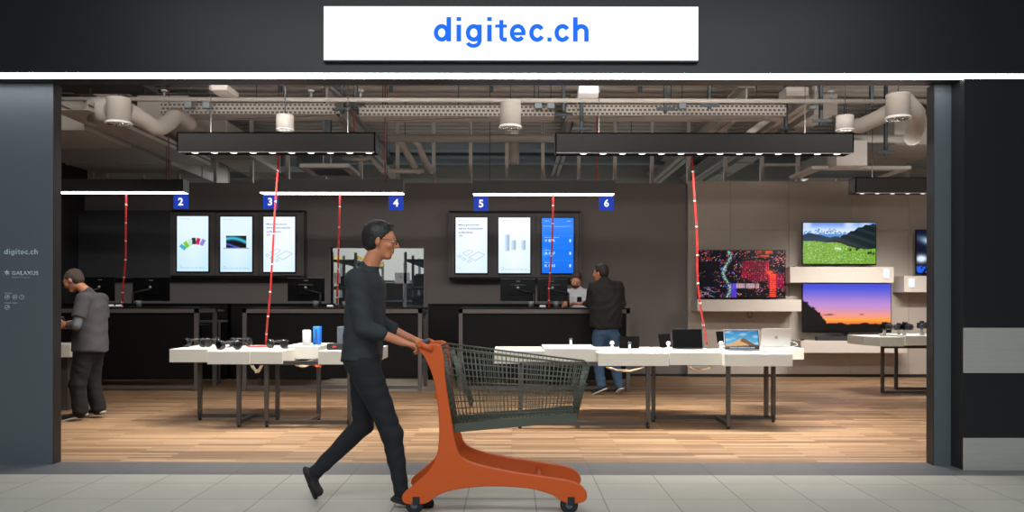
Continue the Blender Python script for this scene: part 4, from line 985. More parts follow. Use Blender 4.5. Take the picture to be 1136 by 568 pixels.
# ------------------------------------------------------------------ things on the right table
RB = [(548, 604, 389.3, 8.45, 9.3), (604, 664, 386.8, 8.58, 9.45), (664, 742.5, 391.8, 8.30, 9.5), (743, 804, 391.2, 8.36, 9.45), (804, 879.5, 392.5, 8.25, 9.2), (838, 892, 386, 9.22, 9.8)]
def rz_(px, Y):
    for a, b, pt, Yf, Yb in RB:
        if ax(a, Yf) <= ax(px, Y) <= ax(b, Yf) and Yf <= Y <= Yb: return az(pt, Yf)
    return 0.79
def p_dune(u, v):
    im = mix(rgb(120, 195, 225), rgb(25, 115, 175), v) * np.ones(3)
    n = np.sin(u * 7 + 1) * np.sin(v * 16 - u * 3) + .5 * np.sin(u * 19 + 4 * np.sin(v * 9)) * np.sin(v * 25); im = mix(im, rgb(210, 230, 238), np.clip(n, 0, 1) * .55)
    hgt = 0.22 + 0.34 * np.exp(-((u - .55) / .25) ** 2) + .05 * np.sin(u * 5)
    d_ = (v < hgt).astype(float); im = mix(im, rgb(205, 165, 115), d_)
    sh = ((v < hgt) & (u > .52 + (hgt - v) * .7 * np.sin(v * 9))).astype(float); im = mix(im, rgb(95, 70, 50), sh * .85)
    sh = ((v < .16) & (v < .1 + .1 * u)).astype(float); im = mix(im, rgb(60, 45, 38), sh * .7)
    dk = ((v < .065) & (u > .12) & (u < .88)).astype(float); im = mix(im, rgb(150, 190, 215), dk)
    ic = ((v > .012) & (v < .055) & (np.abs(u - .5) < .36) & (np.mod(u * 34, 1) < .7)).astype(float)
    im = mix(im, mix(rgb(40, 110, 190), rgb(230, 235, 240), (np.sin(u * 150) * .5 + .5)), ic)
    return im
def laptop(label, px0, px1, py0, Y, lid_m, kind, back=False, tiltdeg=14):
    """lid hinge at Y; kind: 'black' dark screen, 'dune' picture, back=True seen from behind"""
    zt = rz_((px0 + px1) / 2, Y); x0, x1 = ax(px0, Y), ax(px1, Y); w = x1 - x0; zp = az(py0, Y); hgt = zp - zt - .014
    t = thing('laptop', label, 'laptop', ((x0 + x1) / 2, Y, zt)); s = -1 if not back else 1
    d = w * 0.68
    yb0, yb1 = (Y - d, Y) if not back else (Y, Y + d)
    MB().box(x0, x1, yb0, yb1, zt, zt + .012, .003).build('laptop_base', M_silver, t)
    MB().box(x0 + .02, x1 - .02, yb0 + (d * .42 if not back else .03), yb1 - (.03 if not back else d * .42), zt + .012, zt + .0135).build('keyboard', M_dark_pl, t)
    MB().box((x0 + x1) / 2 - .045, (x0 + x1) / 2 + .045, yb0 + (.02 if not back else d * .62), yb0 + (d * .36 if not back else d * .95), zt + .012, zt + .0128).build('trackpad', M_galv, t)
    ang = math.radians(tiltdeg) * (-1 if not back else 1)
    L_ = hgt / math.cos(math.radians(tiltdeg))
    R = Matrix.Translation((0, Y, zt + .012)) @ Matrix.Rotation(ang, 4, 'X')
    lid = MB().box(x0, x1, -.004, .004, 0, L_, .003, R).build('lid', lid_m, t)
    fy = -.0045 if not back else .0045
    if kind == 'dune':
        MB().box(x0 + .004, x1 - .004, -.0052, -.0042, .006, L_ - .004, 0, R).build('bezel', M_gloss_b, lid)
        picture('display', x0 + .012, x1 - .012, -.0058, .016, L_ - .012, 90, 60, p_dune, lid, 1.0, R)
    elif kind == 'black':
        MB().box(x0 + .006, x1 - .006, -.0056, -.0042, .008, L_ - .006, 0, R).build('display', M_scr, lid)
    else:
        MB().box(x0 + .012, x1 - .012, .0042, .0056, .016, L_ - .012, 0, R).build('display', M_gloss_b, lid)
        mb = MB(); mb.lathe((x0 + x1) / 2, 0, [(0.016, -.0046), (0.016, -.0054)], 18, 'Y', cz=L_ * .5); mb.tube([((x0 + x1) / 2 + .002, -.005, L_ * .5 + .018), ((x0 + x1) / 2 + .010, -.005, L_ * .5 + .028)], .003, 6)
        mb.build('lid_emblem', mat('emblem_grey', (130, 132, 138), .3), lid, R)
    return t
laptop('open laptop with black screen and silver base on the right table', 746, 780, 364.5, 8.95, M_dark_pl, 'black')
laptop('open laptop showing a sand dune under blue sky', 804, 843, 365.5, 8.78, M_silver, 'dune')
laptop('silver laptop turned away showing its lid and emblem', 843.5, 876.5, 363.5, 9.4, M_silver, 'back', back=True, tiltdeg=16)
def device_stand(name, label, cat, px0, px1, py0, py1, Y, tiltdeg, back=True, yaw=0.0, white=True, skew=0):
    zt = rz_((px0 + px1) / 2, Y); x0, x1 = ax(px0, Y), ax(px1, Y); xc = (x0 + x1) / 2; w = x1 - x0; z0 = az(py1, Y); z1_ = az(py0, Y); hh = (z1_ - z0)
    t = thing(name, label, cat, (xc, Y, zt))
    R = Matrix.Translation((xc, Y, z0)) @ Matrix.Rotation(yaw, 4, 'Z') @ Matrix.Rotation(math.radians(tiltdeg), 4, 'X')
    b = MB().box(-w / 2, w / 2, -.004, .005, 0, hh, .003, R).build('device_body', M_scr, t)
    MB().box(-w / 2 + .008, w / 2 - .008, (.005 if back else -.0052), (.006 if back else -.0042), .008, hh - .008, 0, R).build('device_screen', M_gloss_b, b)
    if back: MB().box(-.02, .02, -.03, -.004, hh * .35, hh * .6, .004, R).build('anti_theft_clip', M_galvd, b)
    sm_ = M_plastic_w if white else M_dark_pl
    py = -0.035 if back else 0.03
    q = R @ Vector((0, py * .5, hh * .45))
    MB().tube([(xc, Y + py, zt + .006), (xc, Y + py, (zt + q.z) / 2), q], [.022, .014, .012], 12).build('stand_neck', sm_, t)
    MB().lathe(xc, Y + py, [(.045, zt), (.045, zt + .006), (.02, zt + .010)], 24).build('stand_base', sm_, t)
    return t
device_stand('display_phone', 'small dark phone on white stand at the left of the right table', 'phone', 628.5, 637.5, 371, 380, 9.1, 12)
device_stand('display_tablet', 'dark tablet on white stand in the middle of the right table', 'tablet', 687, 709, 372.5, 386.5, 8.85, 14)
device_stand('display_tablet', 'grey tablet leaning on white stand left of the black-screen laptop', 'tablet', 731, 747, 370, 385, 9.2, -14, back=False, yaw=.5)
device_stand('display_tablet', 'small grey tablet behind the left edge of the dune laptop', 'tablet', 795, 808, 367, 380, 9.3, -14, back=False, yaw=.4)
def stand_only(label, px, Y, hpx=8):
    zt = rz_(px, Y); x = ax(px, Y); h = hpx * Y / F
    t = thing('display_stand', label, 'stand', (x, Y, zt))
    MB().lathe(x, Y, [(.04, zt), (.04, zt + .008), (.018, zt + .014), (.014, zt + h * .55)], 20).build('stand_base', M_plastic_w, t); MB().ball((x, Y, zt + h * .75), .026, (1, .8, 1)).build('stand_head', M_plastic_w, t)
stand_only('round white empty stand left of the dark tablet', 679, 9.15)
stand_only('white bulb-shaped stand beside the black-screen laptop', 741.5, 8.92, 9)
stand_only('white stand behind the left edge of the dune laptop', 800, 9.05, 9)
# thin flat price cards
for k, (px, Y, lab) in enumerate(((652, 8.75, 'thin white card lying on the right table behind the phone stand'), (704, 8.5, 'thin white card at the front edge of the right table below the tablet'), (790, 8.55, 'thin white card on the right table between the two open laptops'), (619, 8.8, 'thin white card on the right table left of the phone stand'))):
    z = rz_(px, Y); mb = MB(); mb.box(ax(px, Y) - .04, ax(px, Y) + .04, Y - .03, Y + .03, z, z + .004, .001); tag(mb.build('price_card', M_plastic_w), lab, 'card')
P, R_ = flex([at(876, 378, 9.5), at(881, 379, 9.5), at(885, 382, 9.45), at(880, 384, 9.4), at(870, 383.5, 9.35)], .004, 24, 0); 
zz = rz_(870, 9.5); P = [Vector((p.x, p.y, max(p.z, zz + .005))) for p in P]
tag(MB().tube(P, .004, 6).build('charging_cable', M_plastic_w), 'white cable looping beside the silver laptop', 'cable')

# ------------------------------------------------------------------ cameras on the far right table
def camera_body():
    t = thing('display_camera', '', 'camera', (0, 0, 0))
    def P(o, par=t): o.parent = par; return o
    b = P(MB().box(-.065, .065, -.03, .03, .09, .17, .012).build('camera_body', M_gloss_b))
    P(MB().box(-.028, .028, -.022, .025, .165, .195, .008).build('viewfinder', M_dark_pl))
    l = P(MB().lathe(0, 0, [(0.038, -.03), (0.040, -.05), (0.036, -.085), (0.041, -.095), (0.041, -.105)], 20, 'Y', cz=.128).build('lens_barrel', M_dark_pl))
    P(MB().lathe(0, 0, [(0.030, -.1055), (0.028, -.108), (0.01, -.109)], 20, 'Y', cz=.128).build('lens_glass', mat('lens_glass', (40, 45, 60), 0.05, coat=1.0)), l)
    P(MB().box(.035, .068, -.04, .03, .09, .175, .012).build('grip', M_rubber))
    P(MB().tube([(0, .01, .006), (0, .005, .05), (0, 0, .09)], [.03, .022, .02], 12).build('stand_neck', M_plastic_w))
    P(MB().lathe(0, .01, [(.055, 0), (.055, .008), (.03, .014)], 24).build('stand_base', M_plastic_w))
    return t
cb = camera_body()
z_r = az(372.0, 11.35)
for k, (px, Y, rz, z, lab) in enumerate(((981.5, 11.6, 0.5, z_t, 'black camera on white stand, leftmost on the far right table'), (997, 11.8, -0.8, z_t, 'black camera on low white stand, second from left on the far right table'), (1004, 11.55, 0.4, z_t, 'black camera on tall white stand, third from left on the far right table'), (1023, 11.65, -0.5, z_r, 'black camera on white stand beside the right entrance jamb'))):
    o = cb if k == 0 else copy_tree(cb)
    o.location = (ax(px, Y), Y, z); o.rotation_euler = (0, 0, rz); o['label'] = lab; o['group'] = 'cameras on the far right table'; o.scale = (1.05,) * 3 if k != 1 else (.95,) * 3

# ================================================================== TELEVISION WALL
rng = np.random.RandomState(3)
def blocks_noise(u, v, nu, nv, seed):
    r = np.random.RandomState(seed).rand(nv + 1, nu + 1); return r[np.clip((v * nv).astype(int), 0, nv), np.clip((u * nu).astype(int), 0, nu)]
def p_city(u, v):
    im = np.zeros(u.shape + (3,)) + rgb(6, 6, 14)
    n1 = blocks_noise(u, v, 110, 66, 1); n2 = blocks_noise(u, v, 110, 66, 2); n3 = blocks_noise(u, v, 12, 9, 3)
    lights = ((n1 > .84) & (n3 > .45)).astype(float)
    pal = np.array([(230, 60, 60), (60, 80, 230), (240, 200, 150), (200, 60, 160), (120, 160, 255), (255, 120, 60)]) / 255.
    pc = pal[(n2 * 5.99).astype(int)]; im = im * (1 - lights[..., None]) + pc * lights[..., None] * (0.3 + .7 * n3[..., None])
    # red and magenta towers on the right half
    q = ((u > .50) & (u < .82) & (v > .34) & (v < .78)).astype(float); im = mix(im, mix(rgb(120, 10, 45), rgb(215, 30, 85), blocks_noise(u, v, 9, 4, 5)) * (.6 + .4 * ((np.mod(u * 44, 1) > .35) & (np.mod(v * 30, 1) > .35)))[..., None], q * .92)
    q = ((u > .80) & (u < .99) & (v > .2) & (v < .52)).astype(float); im = mix(im, rgb(200, 18, 90) * (.45 + .55 * (np.mod(v * 34, 1) > .4))[..., None], q * (.55 + .4 * blocks_noise(u, v, 12, 10, 6)))
    q = ((u > .66) & (u < .86) & (v > .86)).astype(float); im = mix(im, rgb(225, 80, 35), q * blocks_noise(u, v, 22, 30, 7))
    q = ((np.abs(u - .86) < .035) & (v < .5)).astype(float); im = mix(im, rgb(240, 70, 50), q * (.5 + .5 * (np.mod(v * 26, 1) > .4)))
    q = (np.exp(-(((u - .83) / .05) ** 2 + ((v - .54) / .05) ** 2))); im = mix(im, rgb(250, 90, 40), q)
    # white-blue street
    w = np.exp(-((u - .33 - .04 * np.sin(v * 9)) / .022) ** 2) * (n1 > .35); im = mix(im, rgb(170, 220, 210), w * .9)
    q = ((u > .40) & (u < .70) & (v > .20) & (v < .30)).astype(float); im = mix(im, rgb(225, 190, 200), q * (np.mod(u * 60, 1) > .4) * .9)
    q = ((u > .38) & (u < .44) & (v < .3)).astype(float); im = mix(im, rgb(90, 60, 230), q * .8)
    q = ((u > .43) & (u < .62) & (v > .30) & (v < .42)).astype(float) * (v < .30 + (1 - np.abs(u - .52) / .1) * .12 + .03); im = mix(im, rgb(8, 8, 12), q * .9)
    w = ((v < .22) & (u < .2)).astype(float) * np.exp(-((np.mod(u * 8 + v * 9, 1) - .5) / .12) ** 2); im = mix(im, rgb(150, 180, 200), w * .6)
    q = ((n1 > .95) & (u > .45)).astype(float); im = mix(im, rgb(250, 130, 100), q * .7)
    return im
def p_meadow(u, v):
    im = mix(rgb(215, 232, 252), rgb(110, 150, 225), sm(.78, 1, v)) * np.ones(3)
    n = np.sin(u * 8 + 2) * .5 + np.sin(u * 23) * .3; im = mix(im, rgb(245, 248, 255), np.clip(n, 0, 1) * sm(.8, .95, v))
    pk = .74 + .10 * np.abs(np.sin(u * 21)) * np.exp(-((u - .22) / .16) ** 2) + .05 * np.abs(np.sin(u * 47)) + .06 * np.exp(-((u - .42) / .06) ** 2)
    q = (v < pk).astype(float); im = mix(im, rgb(90, 140, 205), q); im = mix(im, rgb(205, 220, 240), q * (blocks_noise(u, v, 60, 50, 17) > .55) * (v > .72))
    h1 = .66 + .09 * np.exp(-((u - .12) / .12) ** 2) + .012 * np.sin(u * 30); q = (v < h1).astype(float) * (u < .5); im = mix(im, rgb(20, 50, 75), q)
    h2 = .55 + .42 * sm(.28, .98, u) + .015 * np.sin(u * 60); q = (v < h2).astype(float) * (u > .27); im = mix(im, rgb(12, 28, 34), q); 
    im = mix(im, rgb(30, 60, 65), q * np.clip(np.sin(u * 18 + v * 30), 0, 1) * .7)
    h3 = .56 - .22 * sm(0.05, 1, u) + .05 * np.exp(-((u - .5) / .12) ** 2); q = (v < h3).astype(float)
    g = .5 + .5 * np.sin(u * 55 + 8 * np.sin(v * 23)) * np.sin(v * 70 + 5 * np.sin(u * 19))
    im = mix(im, mix(rgb(78, 132, 30), rgb(150, 190, 66), g * .6 + .4 * blocks_noise(u, v, 100, 60, 12)), q)
    n1 = blocks_noise(u, v, 90, 60, 11); im = mix(im, rgb(190, 240, 190), q * (n1 > .9) * .6)
    h4 = .38 + .04 * np.sin(u * 6); q = ((v < h4) & (v > h3 - .01) & (u > .6)).astype(float); im = mix(im, rgb(110, 190, 40), q)
    for (x, y) in ((.65, .34), (.74, .35), (.76, .38), (.90, .26), (.93, .27), (.97, .25)):
        q = np.exp(-(((u - x) / .013) ** 2 + ((v - y) / .028) ** 2)); im = mix(im, rgb(8, 20, 10), np.clip(q * 1.4, 0, 1))
    for (x, y) in ((.45, .38), (.48, .37), (.51, .36)):
        q = np.exp(-(((u - x) / .010) ** 2 + ((v - y) / .035) ** 2)); im = mix(im, rgb(235, 240, 235), np.clip(q * 1.1, 0, 1))
    return im
def p_sunset(u, v):
    im = mix(rgb(250, 160, 55), rgb(235, 150, 140), sm(.2, .36, v)); im = mix(im, rgb(190, 140, 205), sm(.32, .55, v)); im = mix(im, rgb(70, 80, 215), sm(.5, 1.0, v)); im = mix(im, rgb(225, 110, 60), sm(.24, .17, v) * .8)
    q = (v < .165 + .012 * np.sin(u * 20) + .01 * np.sin(u * 47)).astype(float); im = mix(im, rgb(12, 8, 10), q)
    n = blocks_noise(u, v, 46, 40, 21) * .05
    tr_ = .60 * np.exp(-((u + .02) / .17) ** 2) + .20 * np.exp(-((u - .18) / .10) ** 2) + n; q = (v < tr_ + .03).astype(float) * (u < .42); im = mix(im, rgb(6, 5, 8), q)
    for (x, y, w) in ((.28, .345, .06), (.31, .36, .03), (.67, .355, .02)):
        q = np.exp(-(((u - x) / w) ** 2 + ((v - y) / .010) ** 2)); im = mix(im, rgb(70, 40, 70), q * .9)
    return im
def p_dark(u, v):
    im = np.zeros(u.shape + (3,)) + rgb(5, 14, 40)
    w = np.exp(-(((u - .3) / .22) ** 2 + ((v - .82 + .4 * u) / .09) ** 2)); im = mix(im, rgb(190, 225, 250), np.clip(w * 1.3, 0, 1))
    w = np.exp(-(((u - .08) / .10) ** 2 + ((v - .33) / .09) ** 2)); im = mix(im, rgb(220, 235, 245), np.clip(w * 1.3, 0, 1))
    q = ((v < .16) & (blocks_noise(u, v, 40, 20, 31) > .4)).astype(float); im = mix(im, rgb(30, 90, 220), q)
    return im
YT = 13.95
def tv(label, px0, px1, py0, py1, fn, nx=150, nz=90, strength=1.0, feet=0.015):
    x0, x1, z0, z1_ = ax(px0, YT), ax(px1, YT), az(py1, YT), az(py0, YT)
    t = thing('television', label, 'television', ((x0 + x1) / 2, YT, z0))
    b = MB().box(x0, x1, YT, YT + .035, z0, z1_, .004).build('tv_shell', M_gloss_b, t)
    MB().box(x0 + (x1 - x0) * .2, x1 - (x1 - x0) * .2, YT + .035, YT + .07, z0 + .03, z0 + (z1_ - z0) * .6, .01).build('rear_housing', M_dark_pl, t)
    picture('display', x0 + .012, x1 - .012, YT - .0015, z0 + .022, z1_ - .012, nx, nz, fn, t, strength)
    if feet:
        for f in (.18, .82):
            xx = x0 + (x1 - x0) * f; MB().box(xx - .02, xx + .02, YT - .08, YT + .12, z0 - feet, z0 - feet + .008).build('foot', M_dark_pl, t); MB().box(xx - .012, xx + .012, YT + .005, YT + .03, z0 - feet, z0 + .01).build('foot_neck', M_dark_pl, t)
    return t
def wall_shelf(label, px0, px1, pyt, pyb, tagpx=None):
    Y = 13.72; x0, x1 = ax(px0, Y), ax(px1, Y)
    t = thing('wall_shelf', label, 'shelf', ((x0 + x1) / 2, Y, az(pyb, Y)))
    MB().box(x0, x1, Y, 14.149, az(pyb, Y), az(pyt, Y), .003).build('shelf_box', M_shelf, t)
    if tagpx:
        l = thing('price_display', 'small glowing price display on the ' + tagpx[1], 'price display', at(tagpx[0], pyb, Y))
        MB().box(ax(tagpx[0] - 3.6, Y), ax(tagpx[0] + 3.6, Y), Y - .012, Y - .0005, az(pyt + 13, Y), az(pyt + 2.5, Y), .002).build('tag_case', M_plastic_w, l)
        MB().box(ax(tagpx[0] - 3, Y), ax(tagpx[0] + 3, Y), Y - .014, Y - .012, az(pyt + 12, Y), az(pyt + 3.2, Y)).build('tag_screen', emat('tag_glow', (225, 238, 255), 1.1), l)
wall_shelf('greige box shelf under the city-lights television', 773.5, 889, 332, 345)
wall_shelf('greige box shelf between the meadow and sunset televisions', 876.5, 991.5, 295.5, 313, (983, 'shelf under the meadow television'))
wall_shelf('lowest greige box shelf, under the sunset television', 888.5, 1006, 377.5, 391)
wall_shelf('greige box shelf cut by the right jamb', 1003, 1080, 305.5, 323.5, (1011, 'shelf cut by the right jamb'))
zs = lambda pyt: az(pyt, 13.72)
tv('television showing red and blue city lights at night', 773.5, 871.5, 277, 331, p_city, 190, 110, 1.0, .012)
tv('television showing a green meadow below mountains', 890, 972, 246, 293.5, p_meadow, 150, 90, 1.0, .015)
tv('television showing a purple and orange sunset', 890, 989, 313.7, 368.5, p_sunset, 120, 80, 1.0, 0)
tv('television with blue-black picture, cut by the right jamb', 1016, 1085, 254, 303.5, p_dark, 80, 60, 1.0, .012)
z = zs(377.5); x = ax(940, YT)
t = thing('television_stand', 'centre pedestal carrying the sunset television', 'television stand', (x, YT, z))
MB().box(x - .2, x + .2, YT - .10, YT + .12, z, z + .01, .003).build('plate', M_galvd, t); MB().box(x - .03, x + .03, YT + .036, YT + .06, z + .01, z + .20, .003).build('neck', M_dark_pl, t)
sb = thing('soundbar', 'long dark soundbar on the lowest greige shelf', 'soundbar', (ax(933, 13.78), 13.78, z))
MB().box(ax(905, 13.78), ax(964, 13.78), 13.745, 13.83, z + .0005, z + .075, .01).build('soundbar_body', M_dark_pl, sb); MB().box(ax(906, 13.78), ax(963, 13.78), 13.742, 13.746, z + .01, z + .065).build('grille', mat('dark_grille', (45, 45, 48), .8), sb)
for px, pyt, lab in ((879.5, 295.5, 'small black remote on the shelf left of the meadow television'), (889.8, 377.5, 'small black remote at the left end of the lowest greige shelf')):
    X = ax(px, 13.8); Z = zs(pyt); mb = MB(); mb.box(X - .03, X + .03, 13.76, 13.80, Z, Z + .018, .004); mb.box(X - .01, X + .01, 13.765, 13.775, Z + .018, Z + .020); tag(mb.build('remote_control', M_gloss_b), lab, 'remote')
P, R_ = flex([at(830, 345, 14.1), at(829.5, 350, 14.1), at(832, 352, 14.1), at(834.5, 350, 14.1), at(834, 345, 14.1)], .005, 20, 0)
tag(MB().tube(P, .005, 6).build('cable_loop', M_dark_pl), 'short dark cable loop hanging under the city television shelf', 'cable')

# ================================================================== PEOPLE (implicit surfaces meshed with surface nets)
class Field:
    def __init__(s, lo, hi, h):
        s.h = h; s.lo = np.array(lo, float); s.n = np.ceil((np.array(hi) - s.lo) / h).astype(int) + 1
        s.f = np.full(tuple(s.n), 0.5, np.float32)
    def sub(s, lo, hi):
        a = np.clip(np.floor((np.array(lo) - s.lo) / s.h).astype(int), 0, s.n); b = np.clip(np.ceil((np.array(hi) - s.lo) / s.h).astype(int) + 1, 0, s.n)
        g = [s.lo[i] + s.h * np.arange(a[i], b[i]) for i in range(3)]
        P = np.stack(np.meshgrid(*g, indexing='ij'), -1).astype(np.float32)
        return tuple(slice(a[i], b[i]) for i in range(3)), P
    def put(s, sl, d, k, cut=False):
        if d.size == 0: return
        o = s.f[sl]
        if cut: d = -d; hh = np.clip(0.5 - 0.5 * (o - d) / k, 0, 1); s.f[sl] = o * (1 - hh) + d * hh + k * hh * (1 - hh)
        else: hh = np.clip(0.5 + 0.5 * (o - d) / k, 0, 1); s.f[sl] = o * (1 - hh) + d * hh - k * hh * (1 - hh)
    def cone(s, a, b, ra, rb, k=0.02, planes=(), cut=False):
        a, b = np.array(a, np.float32), np.array(b, np.float32); m_ = max(ra, rb) + k * 2 + 0.03
        sl, P = s.sub(np.minimum(a, b) - m_, np.maximum(a, b) + m_)
        ba = b - a; L2 = max(float(ba @ ba), 1e-9); t = np.clip(((P - a) @ ba) / L2, 0, 1)
        d = np.linalg.norm(P - a - t[..., None] * ba, axis=-1) - (ra + (rb - ra) * t)
        for (pt, nn) in planes:
            nn = np.array(nn, np.float32); nn /= np.linalg.norm(nn); d = np.maximum(d, (P - np.array(pt, np.float32)) @ nn)
        s.put(sl, d, k, cut)
    def ell(s, c, R, r, k=0.02, planes=(), cut=False):
        c = np.array(c, np.float32); r = np.array(r, np.float32); m_ = float(r.max()) + 2 * k + 0.03
        sl, P = s.sub(c - m_, c + m_)
        q = (P - c) @ np.array(R, np.float32)     # columns of R are local axes
        k0 = np.linalg.norm(q / r, axis=-1); k1 = np.maximum(np.linalg.norm(q / (r * r), axis=-1), 1e-6); d = k0 * (k0 - 1) / k1
        d = np.where(k0 < 1e-4, -r.min(), d)
        for (pt, nn) in planes:
            nn = np.array(nn, np.float32); nn /= np.linalg.norm(nn); d = np.maximum(d, (P - np.array(pt, np.float32)) @ nn)
        s.put(sl, d, k, cut)
    def wrinkle(s, amp, fx, fy, fz, seed=0):
        g = [s.lo[i] + s.h * np.arange(s.n[i]) for i in range(3)]
        X, Y_, Z = np.meshgrid(*g, indexing='ij', sparse=True)
        s.f += amp * (np.sin(fx * X + 3 * np.sin(fz * .4 * Z + seed)) * np.sin(fz * Z + 2 * np.sin(fx * .6 * X + seed) + 1.5 * np.sin(fy * Y_))).astype(np.float32)
    def mesh(s, name, m, parent=None):
        f = s.f; neg = f < 0; n = f.shape
        corners = [(i, j, k) for i in (0, 1) for j in (0, 1) for k in (0, 1)]
        cs = np.stack([neg[i:n[0] - 1 + i, j:n[1] - 1 + j, k:n[2] - 1 + k] for i, j, k in corners], 0)
        act = cs.any(0) & ~cs.all(0); idx = -np.ones(act.shape, np.int64); A = np.argwhere(act); idx[act] = np.arange(len(A))
        acc = np.zeros((len(A), 3)); cnt = np.zeros(len(A))
        for i, j, k in corners:
            for ax_ in range(3):
                c2 = [i, j, k]
                if c2[ax_] == 1: continue
                c2[ax_] = 1
                v0 = f[A[:, 0] + i, A[:, 1] + j, A[:, 2] + k]; v1 = f[A[:, 0] + c2[0], A[:, 1] + c2[1], A[:, 2] + c2[2]]
                x = (v0 < 0) != (v1 < 0); t = np.where(x, v0 / np.where(x, v0 - v1, 1), 0)
                p = np.stack([np.full(len(A), float(q)) for q in (i, j, k)], -1); p[:, ax_] += t
                acc[x] += p[x]; cnt[x] += 1
        V = (A + acc / np.maximum(cnt, 1)[:, None]) * s.h + s.lo
        faces = []
        for ax_ in range(3):
            o1, o2 = [(1, 2), (2, 0), (0, 1)][ax_]
            sl0 = [slice(1, n[q] - 1) for q in range(3)]; sl1 = list(sl0); sl0[ax_] = slice(0, n[ax_] - 1); sl1[ax_] = slice(1, n[ax_])
            a = neg[tuple(sl0)]; b = neg[tuple(sl1)]
            base = [1, 1, 1]; base[ax_] = 0
            for flip in (0, 1):
                E = np.argwhere((a & ~b) if flip == 0 else (~a & b)) + np.array(base)
                if len(E) == 0: continue
                e1 = np.zeros(3, int); e1[o1] = 1; e2 = np.zeros(3, int); e2[o2] = 1
                q = [E - e1 - e2, E - e2, E, E - e1]
                ids = np.stack([idx[tuple(x.T)] for x in q], -1)
                faces.append(ids if flip == 0 else ids[:, ::-1])
        Fc = np.concatenate(faces); 
        # one smoothing pass
        nb = np.zeros_like(V); c = np.zeros(len(V))
        for a_, b_ in ((0, 1), (1, 2), (2, 3), (3, 0)):
            np.add.at(nb, Fc[:, a_], V[Fc[:, b_]]); np.add.at(c, Fc[:, a_], 1); np.add.at(nb, Fc[:, b_], V[Fc[:, a_]]); np.add.at(c, Fc[:, b_], 1)
        V = V * .5 + nb / np.maximum(c, 1)[:, None] * .5
        me = bpy.data.meshes.new(name)
        off = np.array(wloc(parent)) if parent else np.zeros(3)
        me.vertices.add(len(V)); me.vertices.foreach_set('co', (V - off).ravel())
        me.loops.add(Fc.size); me.loops.foreach_set('vertex_index', Fc.ravel().astype(np.int32))
        me.polygons.add(len(Fc)); me.polygons.foreach_set('loop_start', np.arange(0, Fc.size, 4, dtype=np.int32))
        me.polygons.foreach_set('use_smooth', np.ones(len(Fc), bool)); me.update(calc_edges=True)
        me.materials.append(m); o = bpy.data.objects.new(name, me); C.objects.link(o)
        if parent: o.parent = parent
        return o
def nrm(v): v = np.array(v, float); return v / np.linalg.norm(v)
def hand(f, W, D, N_, S_, curls=(0.5, 0.6, 0.65, 0.7), sc=1.0, thumb_in=0.3, fr=1.0):
    """W wrist, D pointing direction, N_ back of hand, S_ thumb side"""
    W = np.array(W, float); D, N_, S_ = nrm(D), nrm(N_), nrm(S_)
    offs = (.029, .010, -.010, -.028); lens = (.070, .078, .072, .056)
    for o, L_, c in zip(offs, lens, curls):
        base = W + D * .082 * sc + S_ * o * sc
        f.cone(W + D * .01 * sc + S_ * o * .5 * sc, base, .017 * sc, .012 * sc * fr, .012)
        p = base; ang = c * .5
        for fr_, r0, r1 in ((.45, .0095, .0085), (.30, .0085, .008), (.25, .008, .0068)):
            d = D * math.cos(ang) - N_ * math.sin(ang); q = p + d * L_ * fr_ * sc
            f.cone(p, q, r0 * sc * fr, r1 * sc * fr, .003); p = q; ang += c
    a = W + D * .02 * sc + S_ * .022 * sc; b = W + D * .052 * sc + S_ * .048 * sc - N_ * .012 * sc; c_ = b + D * .032 * sc + S_ * (.01 - .02 * thumb_in) * sc - N_ * .012 * sc; e = c_ + D * .026 * sc - S_ * .012 * thumb_in * sc - N_ * .006 * sc
    f.cone(a, b, .016 * sc, .012 * sc, .01); f.cone(b, c_, .0115 * sc, .0095 * sc, .003); f.cone(c_, e, .0095 * sc, .0078 * sc, .003)
def head(f, c, Fw, Up, sc=1.0):
    """c: middle of the head"""
    Fw = nrm(Fw); Up = nrm(np.array(Up) - Fw * np.dot(Up, Fw)); Lt = np.cross(Up, Fw); R = np.stack([Lt, Fw, Up], 1)
    c = np.array(c, float)
    P = lambda l, w, u: c + (Lt * l + Fw * w + Up * u) * sc
    f.ell(P(0, -.012, .030), R, np.array((.076, .097, .086)) * sc, .01)
    f.ell(P(0, .028, -.030), R, np.array((.060, .066, .078)) * sc, .03)
    f.cone(P(-.026, .062, -.093), P(.026, .062, -.093), .016 * sc, .016 * sc, .025)
    f.cone(P(-.035, .076, .030), P(.035, .076, .030), .014 * sc, .014 * sc, .015)
    for l in (-1, 1):
        f.ell(P(l * .033, .104, .008), R, np.array((.017, .016, .012)) * sc, .008, cut=True)
        f.ell(P(l * .033, .080, .008), R, np.array((.014, .013, .010)) * sc, .004)
        f.ell(P(l * .045, .066, -.022), R, np.array((.020, .022, .018)) * sc, .02)
        f.ell(P(l * .079, -.006, -.004), np.stack([nrm(Lt + l * Fw * -.35), nrm(Fw + l * Lt * .35), Up], 1), np.array((.008, .019, .031)) * sc, .006)
    f.cone(P(0, .092, .022), P(0, .113, -.020), .008 * sc, .0125 * sc, .010)
    f.ell(P(.009, .104, -.024), R, np.array((.009, .010, .008)) * sc, .006); f.ell(P(-.009, .104, -.024), R, np.array((.009, .010, .008)) * sc, .006)
    f.cone(P(-.018, .086, -.052), P(.018, .086, -.052), .008 * sc, .008 * sc, .005)
    f.cone(P(-.015, .085, -.064), P(.015, .085, -.064), .008 * sc, .008 * sc, .005)
    return P, R, (Lt, Fw, Up)
